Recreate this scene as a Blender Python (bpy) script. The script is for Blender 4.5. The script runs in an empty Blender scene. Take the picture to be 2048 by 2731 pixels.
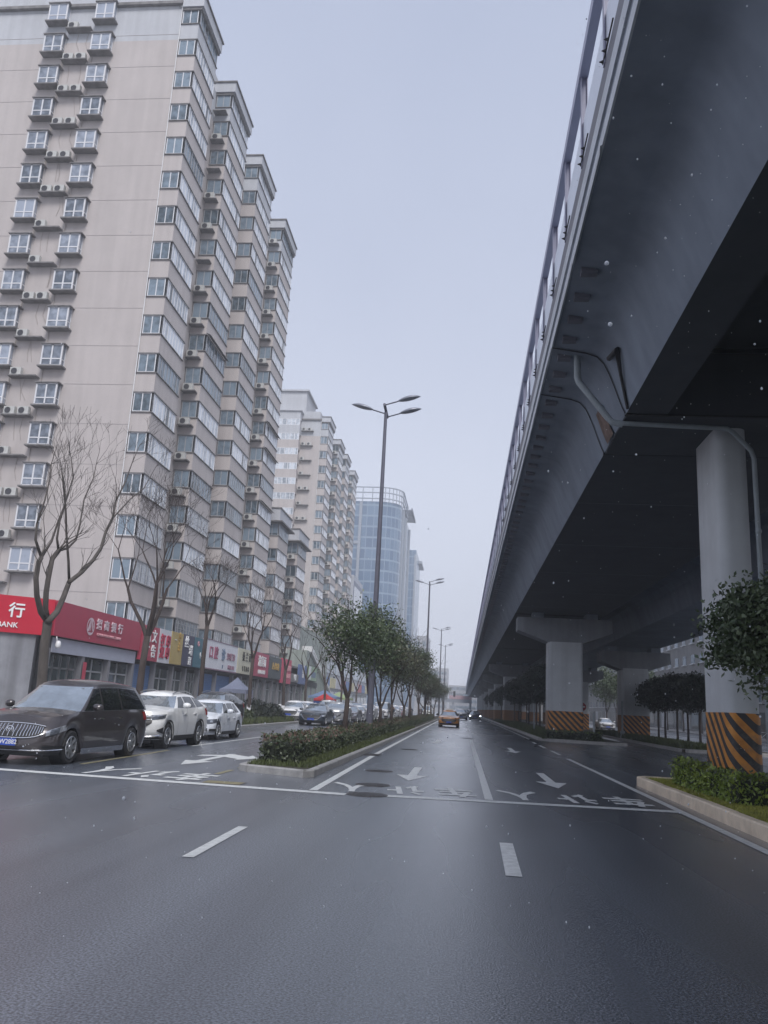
import bpy, math, random
import numpy as np
from mathutils import Matrix, Vector

S = bpy.context.scene
COL = S.collection
R = math.radians
# ------------------------------------------------------------------ camera
yaw, pitch, roll, FPX, CAMH = -0.104307573, 0.231952324, 0.0523105978, 2180.6687, 1.55
cy, sy, cp, sp = math.cos(yaw), math.sin(yaw), math.cos(pitch), math.sin(pitch)
fwd = Vector((sy*cp, cy*cp, sp)); rt = Vector((cy, -sy, 0)); up = rt.cross(fwd)
c_, s_ = math.cos(roll), math.sin(roll)
rt2 = c_*rt + s_*up; up2 = -s_*rt + c_*up
cam = bpy.data.cameras.new('camera'); camo = bpy.data.objects.new('camera', cam); COL.objects.link(camo)
cam.sensor_fit = 'HORIZONTAL'; cam.sensor_width = 36; cam.lens = 36*FPX/2048
cam.clip_start = 0.05; cam.clip_end = 4000
M = Matrix.Identity(4)
for i in range(3):
    M[i][0] = rt2[i]; M[i][1] = up2[i]; M[i][2] = -fwd[i]
M[0][3], M[1][3], M[2][3] = 0, 0, CAMH
camo.matrix_world = M
S.camera = camo
# ------------------------------------------------------------------ sky and light
SUN_EL, SUN_AZ = R(48), R(160)      # overcast: a faint, very soft sun behind the camera
world = bpy.data.worlds.new('World'); S.world = world; world.use_nodes = True
nt = world.node_tree; nt.nodes.clear()
out = nt.nodes.new('ShaderNodeOutputWorld'); bg = nt.nodes.new('ShaderNodeBackground')
sky = nt.nodes.new('ShaderNodeTexSky'); sky.sky_type = 'NISHITA'; sky.sun_disc = False
sky.sun_elevation = SUN_EL; sky.sun_rotation = SUN_AZ; sky.dust_density = 6; sky.air_density = 1.5
tc = nt.nodes.new('ShaderNodeTexCoord'); sep = nt.nodes.new('ShaderNodeSeparateXYZ')
ramp = nt.nodes.new('ShaderNodeValToRGB')
ramp.color_ramp.elements[0].position = 0.18; ramp.color_ramp.elements[0].color = (0.575, 0.605, 0.70, 1)
ramp.color_ramp.elements[1].position = 0.98; ramp.color_ramp.elements[1].color = (0.315, 0.355, 0.47, 1)
noi = nt.nodes.new('ShaderNodeTexNoise'); noi.inputs['Scale'].default_value = 1.6; noi.inputs['Detail'].default_value = 3
nadd = nt.nodes.new('ShaderNodeMath'); nadd.operation = 'MULTIPLY_ADD'
nadd.inputs[1].default_value = 0.42; 
mx = nt.nodes.new('ShaderNodeMixRGB'); mx.inputs[0].default_value = 0.93
sc = nt.nodes.new('ShaderNodeVectorMath'); sc.operation = 'SCALE'; sc.inputs['Scale'].default_value = 10.0
L = nt.links.new
L(tc.outputs['Generated'], sep.inputs[0]); L(tc.outputs['Generated'], noi.inputs['Vector'])
L(noi.outputs['Fac'], nadd.inputs[0]); L(sep.outputs['Z'], nadd.inputs[2])
L(nadd.outputs[0], ramp.inputs[0]); L(ramp.outputs[0], sc.inputs[0])
L(sky.outputs[0], mx.inputs[1]); L(sc.outputs[0], mx.inputs[2]); L(mx.outputs[0], bg.inputs[0]); L(bg.outputs[0], out.inputs[0])
bg.inputs[1].default_value = 0.1
sl = bpy.data.lights.new('sun', 'SUN'); sl.energy = 1.7; sl.angle = R(25); sl.color = (1, 0.985, 0.97)
so = bpy.data.objects.new('sun', sl); COL.objects.link(so)
sd = Vector((math.sin(SUN_AZ)*math.cos(SUN_EL), math.cos(SUN_AZ)*math.cos(SUN_EL), math.sin(SUN_EL)))
so.rotation_euler = sd.to_track_quat('Z', 'Y').to_euler()
vs = S.view_settings; vs.view_transform = 'Standard'; vs.look = 'None'; vs.gamma = 1; vs.exposure = 0.6
S.cycles.max_bounces = 6; S.cycles.volume_bounces = 3; S.cycles.diffuse_bounces = 3
S.cycles.glossy_bounces = 3; S.cycles.transparent_max_bounces = 12; S.cycles.caustics_reflective = False
S.cycles.use_denoising = True

HAZE_D = 0.0013
rng = random.Random(7); nrg = np.random.default_rng(7)

# ------------------------------------------------------------------ helpers
MATS = {}
def mat(name, col, rough=0.7, var=0.12, scale=3.0, metal=0.0, spec=0.5, bump=0.0, bscale=40.0, emit=None, es=0, ior=None, coat=0, stretch=None, streak=0, trans=0):
    if name in MATS: return MATS[name]
    m = bpy.data.materials.new(name); m.use_nodes = True; t = m.node_tree; b = t.nodes['Principled BSDF']
    b.inputs['Roughness'].default_value = rough; b.inputs['Metallic'].default_value = metal
    b.inputs['Specular IOR Level'].default_value = spec
    if ior: b.inputs['IOR'].default_value = ior
    if coat: b.inputs['Coat Weight'].default_value = coat; b.inputs['Coat Roughness'].default_value = 0.04
    tcn = t.nodes.new('ShaderNodeTexCoord'); src = tcn.outputs['Object']
    if stretch:
        mp = t.nodes.new('ShaderNodeMapping'); mp.inputs['Scale'].default_value = stretch
        t.links.new(src, mp.inputs[0]); src2 = mp.outputs[0]
    else: src2 = src
    n = t.nodes.new('ShaderNodeTexNoise'); n.inputs['Scale'].default_value = scale; n.inputs['Detail'].default_value = 5; n.inputs['Roughness'].default_value = 0.65
    t.links.new(src2, n.inputs['Vector'])
    r = t.nodes.new('ShaderNodeValToRGB'); r.color_ramp.elements[0].position = 0.3; r.color_ramp.elements[1].position = 0.72
    r.color_ramp.elements[0].color = tuple(max(0, c*(1-var)) for c in col)+(1,)
    r.color_ramp.elements[1].color = tuple(min(1, c*(1+var)) for c in col)+(1,)
    t.links.new(n.outputs['Fac'], r.inputs[0]); cout = r.outputs[0]
    if streak:
        mp = t.nodes.new('ShaderNodeMapping'); mp.inputs['Scale'].default_value = (1.3, 1.3, 0.07); t.links.new(src, mp.inputs[0])
        n3 = t.nodes.new('ShaderNodeTexNoise'); n3.inputs['Scale'].default_value = 1.6; n3.inputs['Detail'].default_value = 6
        t.links.new(mp.outputs[0], n3.inputs['Vector'])
        r3 = t.nodes.new('ShaderNodeValToRGB'); r3.color_ramp.elements[0].position = 0.35; r3.color_ramp.elements[1].position = 0.62
        v = 1-streak; r3.color_ramp.elements[0].color = (v, v, v, 1); r3.color_ramp.elements[1].color = (1, 1, 1, 1)
        t.links.new(n3.outputs['Fac'], r3.inputs[0])
        mm = t.nodes.new('ShaderNodeMixRGB'); mm.blend_type = 'MULTIPLY'; mm.inputs[0].default_value = 1
        t.links.new(cout, mm.inputs[1]); t.links.new(r3.outputs[0], mm.inputs[2]); cout = mm.outputs[0]
    t.links.new(cout, b.inputs['Base Color'])
    if bump:
        n2 = t.nodes.new('ShaderNodeTexNoise'); n2.inputs['Scale'].default_value = bscale; n2.inputs['Detail'].default_value = 4
        t.links.new(src, n2.inputs['Vector'])
        bp = t.nodes.new('ShaderNodeBump'); bp.inputs['Strength'].default_value = bump; bp.inputs['Distance'].default_value = 0.02
        t.links.new(n2.outputs['Fac'], bp.inputs['Height']); t.links.new(bp.outputs[0], b.inputs['Normal'])
    if emit: b.inputs['Emission Color'].default_value = tuple(emit)+(1,); b.inputs['Emission Strength'].default_value = es
    if trans: b.inputs['Transmission Weight'].default_value = trans
    MATS[name] = m; return m

def tag(o, label=None, cat=None, group=None, kind=None):
    if label: o['label'] = label
    if cat: o['category'] = cat
    if group: o['group'] = group
    if kind: o['kind'] = kind
    return o
def empty(name, label, cat, loc=(0,0,0), rz=0, group=None):
    o = bpy.data.objects.new(name, None); COL.objects.link(o); o.location = loc; o.rotation_euler = (0,0,rz)
    o.empty_display_size = 0.2
    return tag(o, label, cat, group)
def dup(root, loc, rz=0, label=None, scale=None, group=None):
    def cp(o, par):
        c = o.copy(); COL.objects.link(c)
        if par is not None: c.parent = par
        for ch in KIDS.get(o.name, []): cp_k = cp(ch, c); KIDS.setdefault(c.name, []).append(cp_k)
        return c
    r = cp(root, None); r.location = loc; r.rotation_euler = (0,0,rz)
    if scale: r.scale = scale
    if label: r['label'] = label
    if group: r['group'] = group
    return r
KIDS = {}
def link(o, parent):
    COL.objects.link(o)
    if parent is not None:
        o.parent = parent; KIDS.setdefault(parent.name, []).append(o)
    return o

class MB:
    def __init__(s): s.v = []; s.f = []; s.m = []
    def add(s, vs, fs, mi=0):
        n = len(s.v); s.v += [tuple(p) for p in vs]; s.f += [tuple(i+n for i in f) for f in fs]; s.m += [mi]*len(fs); return s
    def box(s, x0, x1, y0, y1, z0, z1, mi=0):
        v = [(x,y,z) for x in (x0,x1) for y in (y0,y1) for z in (z0,z1)]
        return s.add(v, [(0,1,3,2),(4,6,7,5),(0,4,5,1),(2,3,7,6),(0,2,6,4),(1,5,7,3)], mi)
    def obox(s, c, sz, rz=0, mi=0, ry=0, rx=0):
        m = Matrix.Translation(c) @ Matrix.Rotation(rz,4,'Z') @ Matrix.Rotation(ry,4,'Y') @ Matrix.Rotation(rx,4,'X')
        v = [m @ Vector((a*sz[0]/2, b*sz[1]/2, d*sz[2]/2)) for a in (-1,1) for b in (-1,1) for d in (-1,1)]
        return s.add(v, [(0,1,3,2),(4,6,7,5),(0,4,5,1),(2,3,7,6),(0,2,6,4),(1,5,7,3)], mi)
    def quad(s, a, b, c, d, mi=0): return s.add([a,b,c,d], [(0,1,2,3)], mi)
    def prism(s, poly, f0, f1, mi=0, caps=True):
        # poly: list of 2d points; f0, f1 map a 2d point to 3d
        n = len(poly); v = [f0(p) for p in poly]+[f1(p) for p in poly]
        fs = [(i,(i+1)%n,(i+1)%n+n,i+n) for i in range(n)]
        if caps: fs += [tuple(range(n))[::-1], tuple(range(n,2*n))]
        return s.add(v, fs, mi)
    def tube(s, pts, rad, n=8, mi=0, cap=True):
        pts = [Vector(p) for p in pts]
        if not hasattr(rad, '__len__'): rad = [rad]*len(pts)
        base = len(s.v); prev = None
        for i, p in enumerate(pts):
            d = (pts[min(i+1,len(pts)-1)]-pts[max(i-1,0)])
            d = d.normalized() if d.length > 1e-9 else Vector((0,0,1))
            if prev is None:
                a = d.orthogonal().normalized()
            else:
                a = (prev - d*prev.dot(d)); a = a.normalized() if a.length > 1e-6 else d.orthogonal().normalized()
            prev = a; b = d.cross(a)
            for k in range(n):
                t = 2*math.pi*k/n; q = p + rad[i]*(math.cos(t)*a+math.sin(t)*b); s.v.append((q.x,q.y,q.z))
        for i in range(len(pts)-1):
            for k in range(n):
                s.f.append((base+i*n+k, base+i*n+(k+1)%n, base+(i+1)*n+(k+1)%n, base+(i+1)*n+k)); s.m.append(mi)
        if cap:
            s.f.append(tuple(base+k for k in range(n))[::-1]); s.m.append(mi)
            e = base+(len(pts)-1)*n; s.f.append(tuple(e+k for k in range(n))); s.m.append(mi)
        return s
    def lathe(s, prof, c=(0,0,0), axis='Z', n=20, mi=0):
        base = len(s.v)
        for r_, h in prof:
            for k in range(n):
                t = 2*math.pi*k/n; a, b = r_*math.cos(t), r_*math.sin(t)
                p = {'Z':(a,b,h),'Y':(a,h,b),'X':(h,a,b)}[axis]; s.v.append((p[0]+c[0],p[1]+c[1],p[2]+c[2]))
        for i in range(len(prof)-1):
            for k in range(n):
                s.f.append((base+i*n+k, base+i*n+(k+1)%n, base+(i+1)*n+(k+1)%n, base+(i+1)*n+k)); s.m.append(mi)
        return s
    def grid(s, fn, nu, nv, mi=0):
        base = len(s.v)
        for j in range(nv+1):
            for i in range(nu+1): s.v.append(tuple(fn(i/nu, j/nv)))
        for j in range(nv):
            for i in range(nu):
                a = base+j*(nu+1)+i; s.f.append((a,a+1,a+nu+2,a+nu+1)); s.m.append(mi)
        return s
    def build(s, name, mats, parent=None, smooth=False, sharp=None):
        me = bpy.data.meshes.new(name); me.from_pydata(s.v, [], s.f)
        if not isinstance(mats, (list, tuple)): mats = [mats]
        for m in mats: me.materials.append(m)
        if len(mats) > 1: me.polygons.foreach_set('material_index', s.m)
        if smooth:
            me.polygons.foreach_set('use_smooth', [True]*len(me.polygons))
            if sharp:
                try: me.set_sharp_from_angle(angle=R(sharp))
                except Exception: pass
        me.update()
        return link(bpy.data.objects.new(name, me), parent)

def npmesh(name, V, F, m, parent=None, mi=None, smooth=False):
    """V (n,3), F (k,4) quads"""
    me = bpy.data.meshes.new(name); k = len(F)
    me.vertices.add(len(V)); me.vertices.foreach_set('co', np.asarray(V, dtype=np.float32).ravel())
    me.loops.add(k*4); me.loops.foreach_set('vertex_index', np.asarray(F, dtype=np.int32).ravel())
    me.polygons.add(k); me.polygons.foreach_set('loop_start', np.arange(0, k*4, 4, dtype=np.int32))
    me.polygons.foreach_set('loop_total', np.full(k, 4, dtype=np.int32))
    for q in (m if isinstance(m, (list, tuple)) else [m]): me.materials.append(q)
    if mi is not None: me.polygons.foreach_set('material_index', np.asarray(mi, dtype=np.int32))
    me.update(calc_edges=True); me.validate()
    return link(bpy.data.objects.new(name, me), parent)
def leaf_quads(C, size, aspect=0.5, upb=0.0):
    """diamond leaves around centres C"""
    n = len(C); a = nrg.normal(size=(n,3)); a[:,2] += upb; a /= np.linalg.norm(a,axis=1,keepdims=True)
    b = nrg.normal(size=(n,3)); b -= a*(a*b).sum(1,keepdims=True); b /= np.linalg.norm(b,axis=1,keepdims=True)
    sz = (size*nrg.uniform(0.6,1.3,size=(n,1)))
    P = np.stack([C-a*sz, C+b*sz*aspect, C+a*sz, C-b*sz*aspect], axis=1).reshape(-1,3)
    F = np.arange(n*4).reshape(n,4)
    return P, F
def text(name, body, size, loc, rot, m, parent=None, ext=0.01, sx=1, align='CENTER', bold=0):
    cu = bpy.data.curves.new(name, 'FONT'); cu.body = body; cu.size = size; cu.extrude = ext; cu.align_x = align; cu.align_y = 'CENTER'
    cu.offset = bold*size; cu.resolution_u = 3
    o = bpy.data.objects.new(name, cu); COL.objects.link(o)
    dg = bpy.context.evaluated_depsgraph_get(); me = bpy.data.meshes.new_from_object(o.evaluated_get(dg))
    bpy.data.objects.remove(o); bpy.data.curves.remove(cu)
    me.materials.clear(); me.materials.append(m); me.name = name
    o2 = bpy.data.objects.new(name, me); link(o2, parent)
    o2.location = loc; o2.rotation_euler = rot; o2.scale = (sx, 1, 1)
    return o2
ROAD_ROT = (R(90), 0, R(90))
def ray(x, y):
    return (rt2*((x-1024)/FPX) - up2*((y-1365.5)/FPX) + fwd)
def aty(x, y, Y):
    d = ray(x, y); t = Y/d.y; return Vector((d.x*t, Y, CAMH+d.z*t))

# ------------------------------------------------------------------ materials
def asphalt_mat():
    m = bpy.data.materials.new('wet_asphalt'); m.use_nodes = True; t = m.node_tree; b = t.nodes['Principled BSDF']
    tcn = t.nodes.new('ShaderNodeTexCoord')
    def noise(scale, det=4, vec=None, st=None):
        n = t.nodes.new('ShaderNodeTexNoise'); n.inputs['Scale'].default_value = scale; n.inputs['Detail'].default_value = det
        if st:
            mp = t.nodes.new('ShaderNodeMapping'); mp.inputs['Scale'].default_value = st
            t.links.new(tcn.outputs['Object'], mp.inputs[0]); t.links.new(mp.outputs[0], n.inputs[0])
        else: t.links.new(tcn.outputs['Object'], n.inputs[0])
        return n.outputs['Fac']
    def rmp(src, a, b_, ca, cb):
        r = t.nodes.new('ShaderNodeValToRGB'); r.color_ramp.elements[0].position = a; r.color_ramp.elements[1].position = b_
        r.color_ramp.elements[0].color = tuple(ca)+(1,); r.color_ramp.elements[1].color = tuple(cb)+(1,); t.links.new(src, r.inputs[0]); return r.outputs[0]
    fine = rmp(noise(60, 4), 0.38, 0.64, (0.026,0.034,0.047), (0.20,0.225,0.275))
    big = rmp(noise(0.35, 5, st=(1.0, 0.28, 1)), 0.33, 0.68, (0.66,0.66,0.68), (1.2,1.2,1.2))
    mm = t.nodes.new('ShaderNodeMixRGB'); mm.blend_type = 'MULTIPLY'; mm.inputs[0].default_value = 1
    t.links.new(fine, mm.inputs[1]); t.links.new(big, mm.inputs[2]); t.links.new(mm.outputs[0], b.inputs['Base Color'])
    tr = rmp(noise(1.1, 4, st=(1.0, 0.018, 1)), 0.36, 0.66, (0.72,0.72,0.74), (1.22,1.22,1.2))
    m3 = t.nodes.new('ShaderNodeMixRGB'); m3.blend_type = 'MULTIPLY'; m3.inputs[0].default_value = 1
    t.links.new(mm.outputs[0], m3.inputs[1]); t.links.new(tr, m3.inputs[2])
    stn = rmp(noise(0.22, 3, st=(1, 0.5, 1)), 0.52, 0.72, (1,1,1), (0.60,0.58,0.58))
    m4 = t.nodes.new('ShaderNodeMixRGB'); m4.blend_type = 'MULTIPLY'; m4.inputs[0].default_value = 1
    t.links.new(m3.outputs[0], m4.inputs[1]); t.links.new(stn, m4.inputs[2]); t.links.new(m4.outputs[0], b.inputs['Base Color'])
    ro = rmp(noise(0.4, 2, st=(1.3, 0.2, 1)), 0.3, 0.75, (0.22,)*3, (0.36,)*3)
    t.links.new(ro, b.inputs['Roughness']); b.inputs['Specular IOR Level'].default_value = 1.0; b.inputs['Coat Weight'].default_value = 0.9; b.inputs['Coat Roughness'].default_value = 0.25; b.inputs['Coat IOR'].default_value = 1.6
    bp = t.nodes.new('ShaderNodeBump'); bp.inputs['Strength'].default_value = 0.48; bp.inputs['Distance'].default_value = 0.012
    t.links.new(noise(75, 3), bp.inputs['Height']); t.links.new(bp.outputs[0], b.inputs['Normal']); t.links.new(bp.outputs[0], b.inputs['Coat Normal'])
    return m
ASPH = asphalt_mat()
PAINT = mat('road_paint', (0.66,0.67,0.66), 0.5, 0.22, 9, bump=0.3, bscale=60)
YPAINT = mat('yellow_paint', (0.27,0.24,0.14), 0.5, 0.3, 6)
PAVE = mat('paving', (0.30,0.29,0.29), 0.5, 0.2, 5, bump=0.3)
KERB = mat('kerb_stone', (0.36,0.35,0.34), 0.55, 0.22, 4, bump=0.3)
KERBW = mat('kerb_warm', (0.72,0.60,0.46), 0.6, 0.2, 2.5, bump=0.3)
SOIL = mat('soil', (0.055,0.05,0.035), 0.9, 0.4, 8, bump=0.5)
GRASS = mat('grass_blade', (0.075,0.095,0.03), 0.75, 0.45, 3)
GRASSY = mat('dry_grass', (0.26,0.26,0.05), 0.8, 0.4, 5)
CONC = mat('concrete', (0.36,0.37,0.39), 0.8, 0.10, 0.8, streak=0.16, bump=0.1, bscale=15)
CONCP = mat('painted_pier', (0.52,0.54,0.56), 0.6, 0.08, 1.2, streak=0.14)
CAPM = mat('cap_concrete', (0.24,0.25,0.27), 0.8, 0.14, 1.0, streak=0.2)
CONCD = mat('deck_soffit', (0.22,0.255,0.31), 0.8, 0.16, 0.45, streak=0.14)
FASC_P = mat('fascia_pale', (0.55,0.58,0.62), 0.5, 0.08, 2, streak=0.12)
FASC_D = mat('fascia_dark', (0.16,0.16,0.19), 0.55, 0.1, 2)
STEEL = mat('grey_steel', (0.26,0.26,0.35), 0.5, 0.08, 4)
POLE = mat('lamp_pole_paint', (0.12,0.12,0.15), 0.4, 0.12, 3, metal=0.3)
def panel_mat(name, col, k):
    m = bpy.data.materials.new(name); m.use_nodes = True; t = m.node_tree; b = t.nodes['Principled BSDF']; o = t.nodes['Material Output']
    b.inputs['Base Color'].default_value = tuple(col)+(1,); b.inputs['Roughness'].default_value = 0.25
    n = t.nodes.new('ShaderNodeTexNoise'); n.inputs['Scale'].default_value = 1.5
    r = t.nodes.new('ShaderNodeValToRGB'); r.color_ramp.elements[0].color = tuple(c*.88 for c in col)+(1,); r.color_ramp.elements[1].color = tuple(col)+(1,); t.links.new(n.outputs['Fac'], r.inputs[0])
    tl = t.nodes.new('ShaderNodeBsdfTranslucent'); t.links.new(r.outputs[0], tl.inputs[0]); t.links.new(r.outputs[0], b.inputs['Base Color'])
    mx = t.nodes.new('ShaderNodeMixShader'); mx.inputs[0].default_value = k; t.links.new(b.outputs[0], mx.inputs[1]); t.links.new(tl.outputs[0], mx.inputs[2]); t.links.new(mx.outputs[0], o.inputs[0]); return m
PANEL = panel_mat('barrier_panel', (0.86,0.88,0.93), 0.65)
WALL = mat('beige_wall', (0.50,0.455,0.44), 0.85, 0.05, 0.5, streak=0.08)
WALLW = mat('pale_blue_wall', (0.50,0.51,0.54), 0.85, 0.06, 0.5, streak=0.1)
SLAB = mat('ledge_concrete', (0.22,0.21,0.21), 0.85, 0.2, 2, streak=0.3)
FRAME = mat('white_window_frame', (0.70,0.70,0.72), 0.45, 0.06, 3)
FRAMED = mat('grey_window_frame', (0.35,0.36,0.38), 0.45, 0.1, 3)
GLASS_D = mat('dark_window_glass', (0.035,0.045,0.055), 0.06, 0.5, 0.9, ior=1.8)
def curtain_mat(name, lo, hi, st):
    m = bpy.data.materials.new(name); m.use_nodes = True; t = m.node_tree; b = t.nodes['Principled BSDF']
    tcn = t.nodes.new('ShaderNodeTexCoord'); mp = t.nodes.new('ShaderNodeMapping'); mp.inputs['Scale'].default_value = st
    n = t.nodes.new('ShaderNodeTexWhiteNoise'); sn = t.nodes.new('ShaderNodeVectorMath'); sn.operation = 'FLOOR'
    t.links.new(tcn.outputs['Object'], mp.inputs[0]); t.links.new(mp.outputs[0], sn.inputs[0]); t.links.new(sn.outputs[0], n.inputs[0])
    n2 = t.nodes.new('ShaderNodeTexNoise'); n2.inputs['Scale'].default_value = 2.2; t.links.new(tcn.outputs['Object'], n2.inputs[0])
    ad = t.nodes.new('ShaderNodeMath'); ad.operation = 'MULTIPLY_ADD'; ad.inputs[1].default_value = 0.7
    t.links.new(n.outputs['Value'], ad.inputs[0]); t.links.new(n2.outputs['Fac'], ad.inputs[2])
    r = t.nodes.new('ShaderNodeValToRGB'); r.color_ramp.elements[0].position = 0.45; r.color_ramp.elements[1].position = 1.0
    r.color_ramp.elements[0].color = tuple(lo)+(1,); r.color_ramp.elements[1].color = tuple(hi)+(1,)
    t.links.new(ad.outputs[0], r.inputs[0]); t.links.new(r.outputs[0], b.inputs['Base Color'])
    b.inputs['Roughness'].default_value = 0.12; b.inputs['IOR'].default_value = 1.7
    return m
GLASS_R = curtain_mat('balcony_glass', (0.24,0.27,0.31), (0.68,0.72,0.78), (1.0,1.72,0.349))
GLASS_F = curtain_mat('side_window_glass', (0.035,0.055,0.07), (0.20,0.26,0.32), (0.7,0.5,0.349))
GLASS_B = curtain_mat('bay_glass', (0.08,0.10,0.13), (0.34,0.38,0.46), (0.26,0.5,0.349))
ACW = mat('ac_casing', (0.50,0.50,0.48), 0.6, 0.12, 5)
ACD = mat('ac_grille', (0.05,0.05,0.06), 0.6, 0.2, 10)
BARK = mat('bark', (0.06,0.045,0.04), 0.9, 0.35, 6, bump=0.4, bscale=25, stretch=(1,1,0.3))
BARKL = mat('bark_pale', (0.09,0.078,0.07), 0.9, 0.35, 5, bump=0.4, bscale=25, stretch=(1,1,0.3))
BARKW = mat('lime_washed_bark', (0.55,0.55,0.56), 0.9, 0.2, 5)
def leafmat(name, cols, rough=0.45, sc=1.4):
    m = bpy.data.materials.new(name); m.use_nodes = True; t = m.node_tree; b = t.nodes['Principled BSDF']
    tcn = t.nodes.new('ShaderNodeTexCoord'); n = t.nodes.new('ShaderNodeTexNoise'); n.inputs['Scale'].default_value = sc; n.inputs['Detail'].default_value = 8; n.inputs['Roughness'].default_value = 0.8
    t.links.new(tcn.outputs['Object'], n.inputs[0])
    r = t.nodes.new('ShaderNodeValToRGB'); e = r.color_ramp.elements
    while len(e) < len(cols): e.new(0.5)
    for i, c in enumerate(cols): e[i].position = 0.3+0.42*i/(len(cols)-1); e[i].color = tuple(c)+(1,)
    t.links.new(n.outputs['Fac'], r.inputs[0]); t.links.new(r.outputs[0], b.inputs['Base Color'])
    b.inputs['Roughness'].default_value = rough
    return m
LEAF = leafmat('evergreen_leaf', [(0.028,0.052,0.026),(0.07,0.10,0.045),(0.16,0.19,0.10)])
LEAFO = leafmat('olive_leaf', [(0.035,0.045,0.025),(0.075,0.08,0.04),(0.15,0.14,0.08)])
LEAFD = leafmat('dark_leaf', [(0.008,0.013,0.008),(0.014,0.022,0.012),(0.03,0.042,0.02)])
LEAFH = leafmat('hedge_leaf', [(0.03,0.045,0.025),(0.065,0.085,0.04),(0.12,0.13,0.075)], sc=3)
LEAFR = leafmat('reddish_leaf', [(0.10,0.05,0.045),(0.17,0.10,0.08),(0.16,0.14,0.09)], sc=3)
LEAFY = leafmat('yellow_green_leaf', [(0.08,0.13,0.02),(0.19,0.26,0.04),(0.36,0.42,0.07)], sc=3)
DARKM = mat('dark_trim', (0.02,0.02,0.022), 0.5, 0.2, 6)
RUBBER = mat('rubber', (0.018,0.018,0.02), 0.75, 0.2, 8)
CHROME = mat('chrome', (0.72,0.72,0.74), 0.14, 0.03, 3, metal=1)
ALLOY = mat('alloy', (0.52,0.53,0.55), 0.28, 0.06, 5, metal=0.9)
CARGLASS = mat('car_glass', (0.008,0.010,0.013), 0.03, 0.3, 1.5, ior=1.75)
WSGLASS = mat('windshield_glass', (0.44,0.49,0.53), 0.015, 0.3, 1.2, metal=0.75, ior=2.0)
LAMPG = mat('headlamp_glass', (0.42,0.44,0.48), 0.08, 0.5, 9, metal=0.5, ior=1.6)
LAMPD = mat('headlamp_dark', (0.10,0.11,0.13), 0.08, 0.5, 12, metal=0.3, ior=1.8)
TAILR = mat('tail_lamp', (0.30,0.02,0.02), 0.15, 0.3, 8)
PLATEB = mat('plate_blue', (0.03,0.08,0.42), 0.4, 0.05, 3)
WHITEM = mat('white_plastic', (0.75,0.75,0.76), 0.4, 0.04, 3)
def paint(name, col, rough=0.28, metal=0.0):
    return mat('paint_'+name, col, rough, 0.04, 2, metal=metal, coat=0.8)
# ================================================================== GROUND, ROADS, KERBS, MARKINGS
def struct(o): o['kind'] = 'structure'; return o
def flat(name, x0, x1, y0, y1, z, m):
    return struct(MB().quad((x0,y0,z),(x1,y0,z),(x1,y1,z),(x0,y1,z)).build(name, m))
flat('ground', -1500, 1500, -300, 3000, -0.03, mat('far_ground', (0.12,0.12,0.12), 0.8, 0.2, 0.2))
flat('road', -11.5, 30, -25, 620, 0.0, ASPH)
def kerb_line(name, pts, w, h, m, seg=1.0, side=1):
    """stone kerb following pts, with joints between the stones"""
    b = MB(); gap = 0.012
    for (x0,y0),(x1,y1) in zip(pts[:-1], pts[1:]):
        d = Vector((x1-x0, y1-y0, 0)); Ln = d.length; d.normalize(); n = Vector((-d.y, d.x, 0))*side
        k = max(1, int(Ln/seg))
        if Ln > 60: k = max(1, int(Ln/6))
        for i in range(k):
            a = Vector((x0,y0,0)) + d*(Ln*i/k+gap/2); c = Vector((x0,y0,0)) + d*(Ln*(i+1)/k-gap/2)
            jz = rng.uniform(-0.006,0.006) if Ln < 60 else 0
            ch = 0.025
            prof = [(0,0),(0,h-ch),(ch,h),(w,h),(w,0)]
            v = [a+n*p[0]+Vector((0,0,p[1]+(jz if p[1] else 0))) for p in prof]+[c+n*p[0]+Vector((0,0,p[1]+(jz if p[1] else 0))) for p in prof]
            b.add(v, [(0,1,6,5),(1,2,7,6),(2,3,8,7),(3,4,9,8),(0,4,3,2,1),(5,6,7,8,9)])
    return struct(b.build(name, m))
# left pavement
struct(MB().box(-60,-11.62,-25,400,-0.02,0.14).build('sidewalk', PAVE))
kerb_line('kerb', [(-11.5,-25),(-11.5,34),(-11.5,96),(-11.5,400)], 0.13, 0.15, KERB, side=1)
# median strip between the two left carriageways
kerb_line('kerb', [(-4.85,300),(-4.85,100),(-4.85,18.45),(-4.6,18.2),(-3.25,17.6),(-3.08,17.95),(-3.08,100),(-3.08,300)], 0.13, 0.15, KERB, side=1)
struct(MB().prism([(-4.7,18.6),(-3.3,17.85),(-3.22,18.1),(-3.22,300),(-4.7,300)], lambda p:(p[0],p[1],0.0), lambda p:(p[0],p[1],0.13)).build('median_soil', SOIL))
# near right island round the first pier
kerb_line('kerb', [(9.3,21.2),(5.4,21.2),(4.45,21.25),(4.2,20.95),(4.2,10),(4.2,-6)], 0.16, 0.21, KERBW, seg=0.95, side=1)
struct(MB().prism([(4.36,-6),(4.36,20.9),(4.5,21.05),(9.3,21.04),(9.3,-6)], lambda p:(p[0],p[1],0.0), lambda p:(p[0],p[1],0.185)).build('island_soil', GRASSY))
# middle island with the pier row, beyond the crossing
kerb_line('kerb', [(9.4,49.2),(7.2,49.2),(5.2,49.9),(4.6,51.3),(4.55,100),(4.55,420)], 0.15, 0.16, KERB, side=-1)
struct(MB().prism([(9.4,49.4),(7.2,49.36),(5.3,50.05),(4.74,51.4),(4.72,420),(9.4,420)], lambda p:(p[0],p[1],0.0), lambda p:(p[0],p[1],0.14)).build('island_soil', SOIL))
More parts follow.
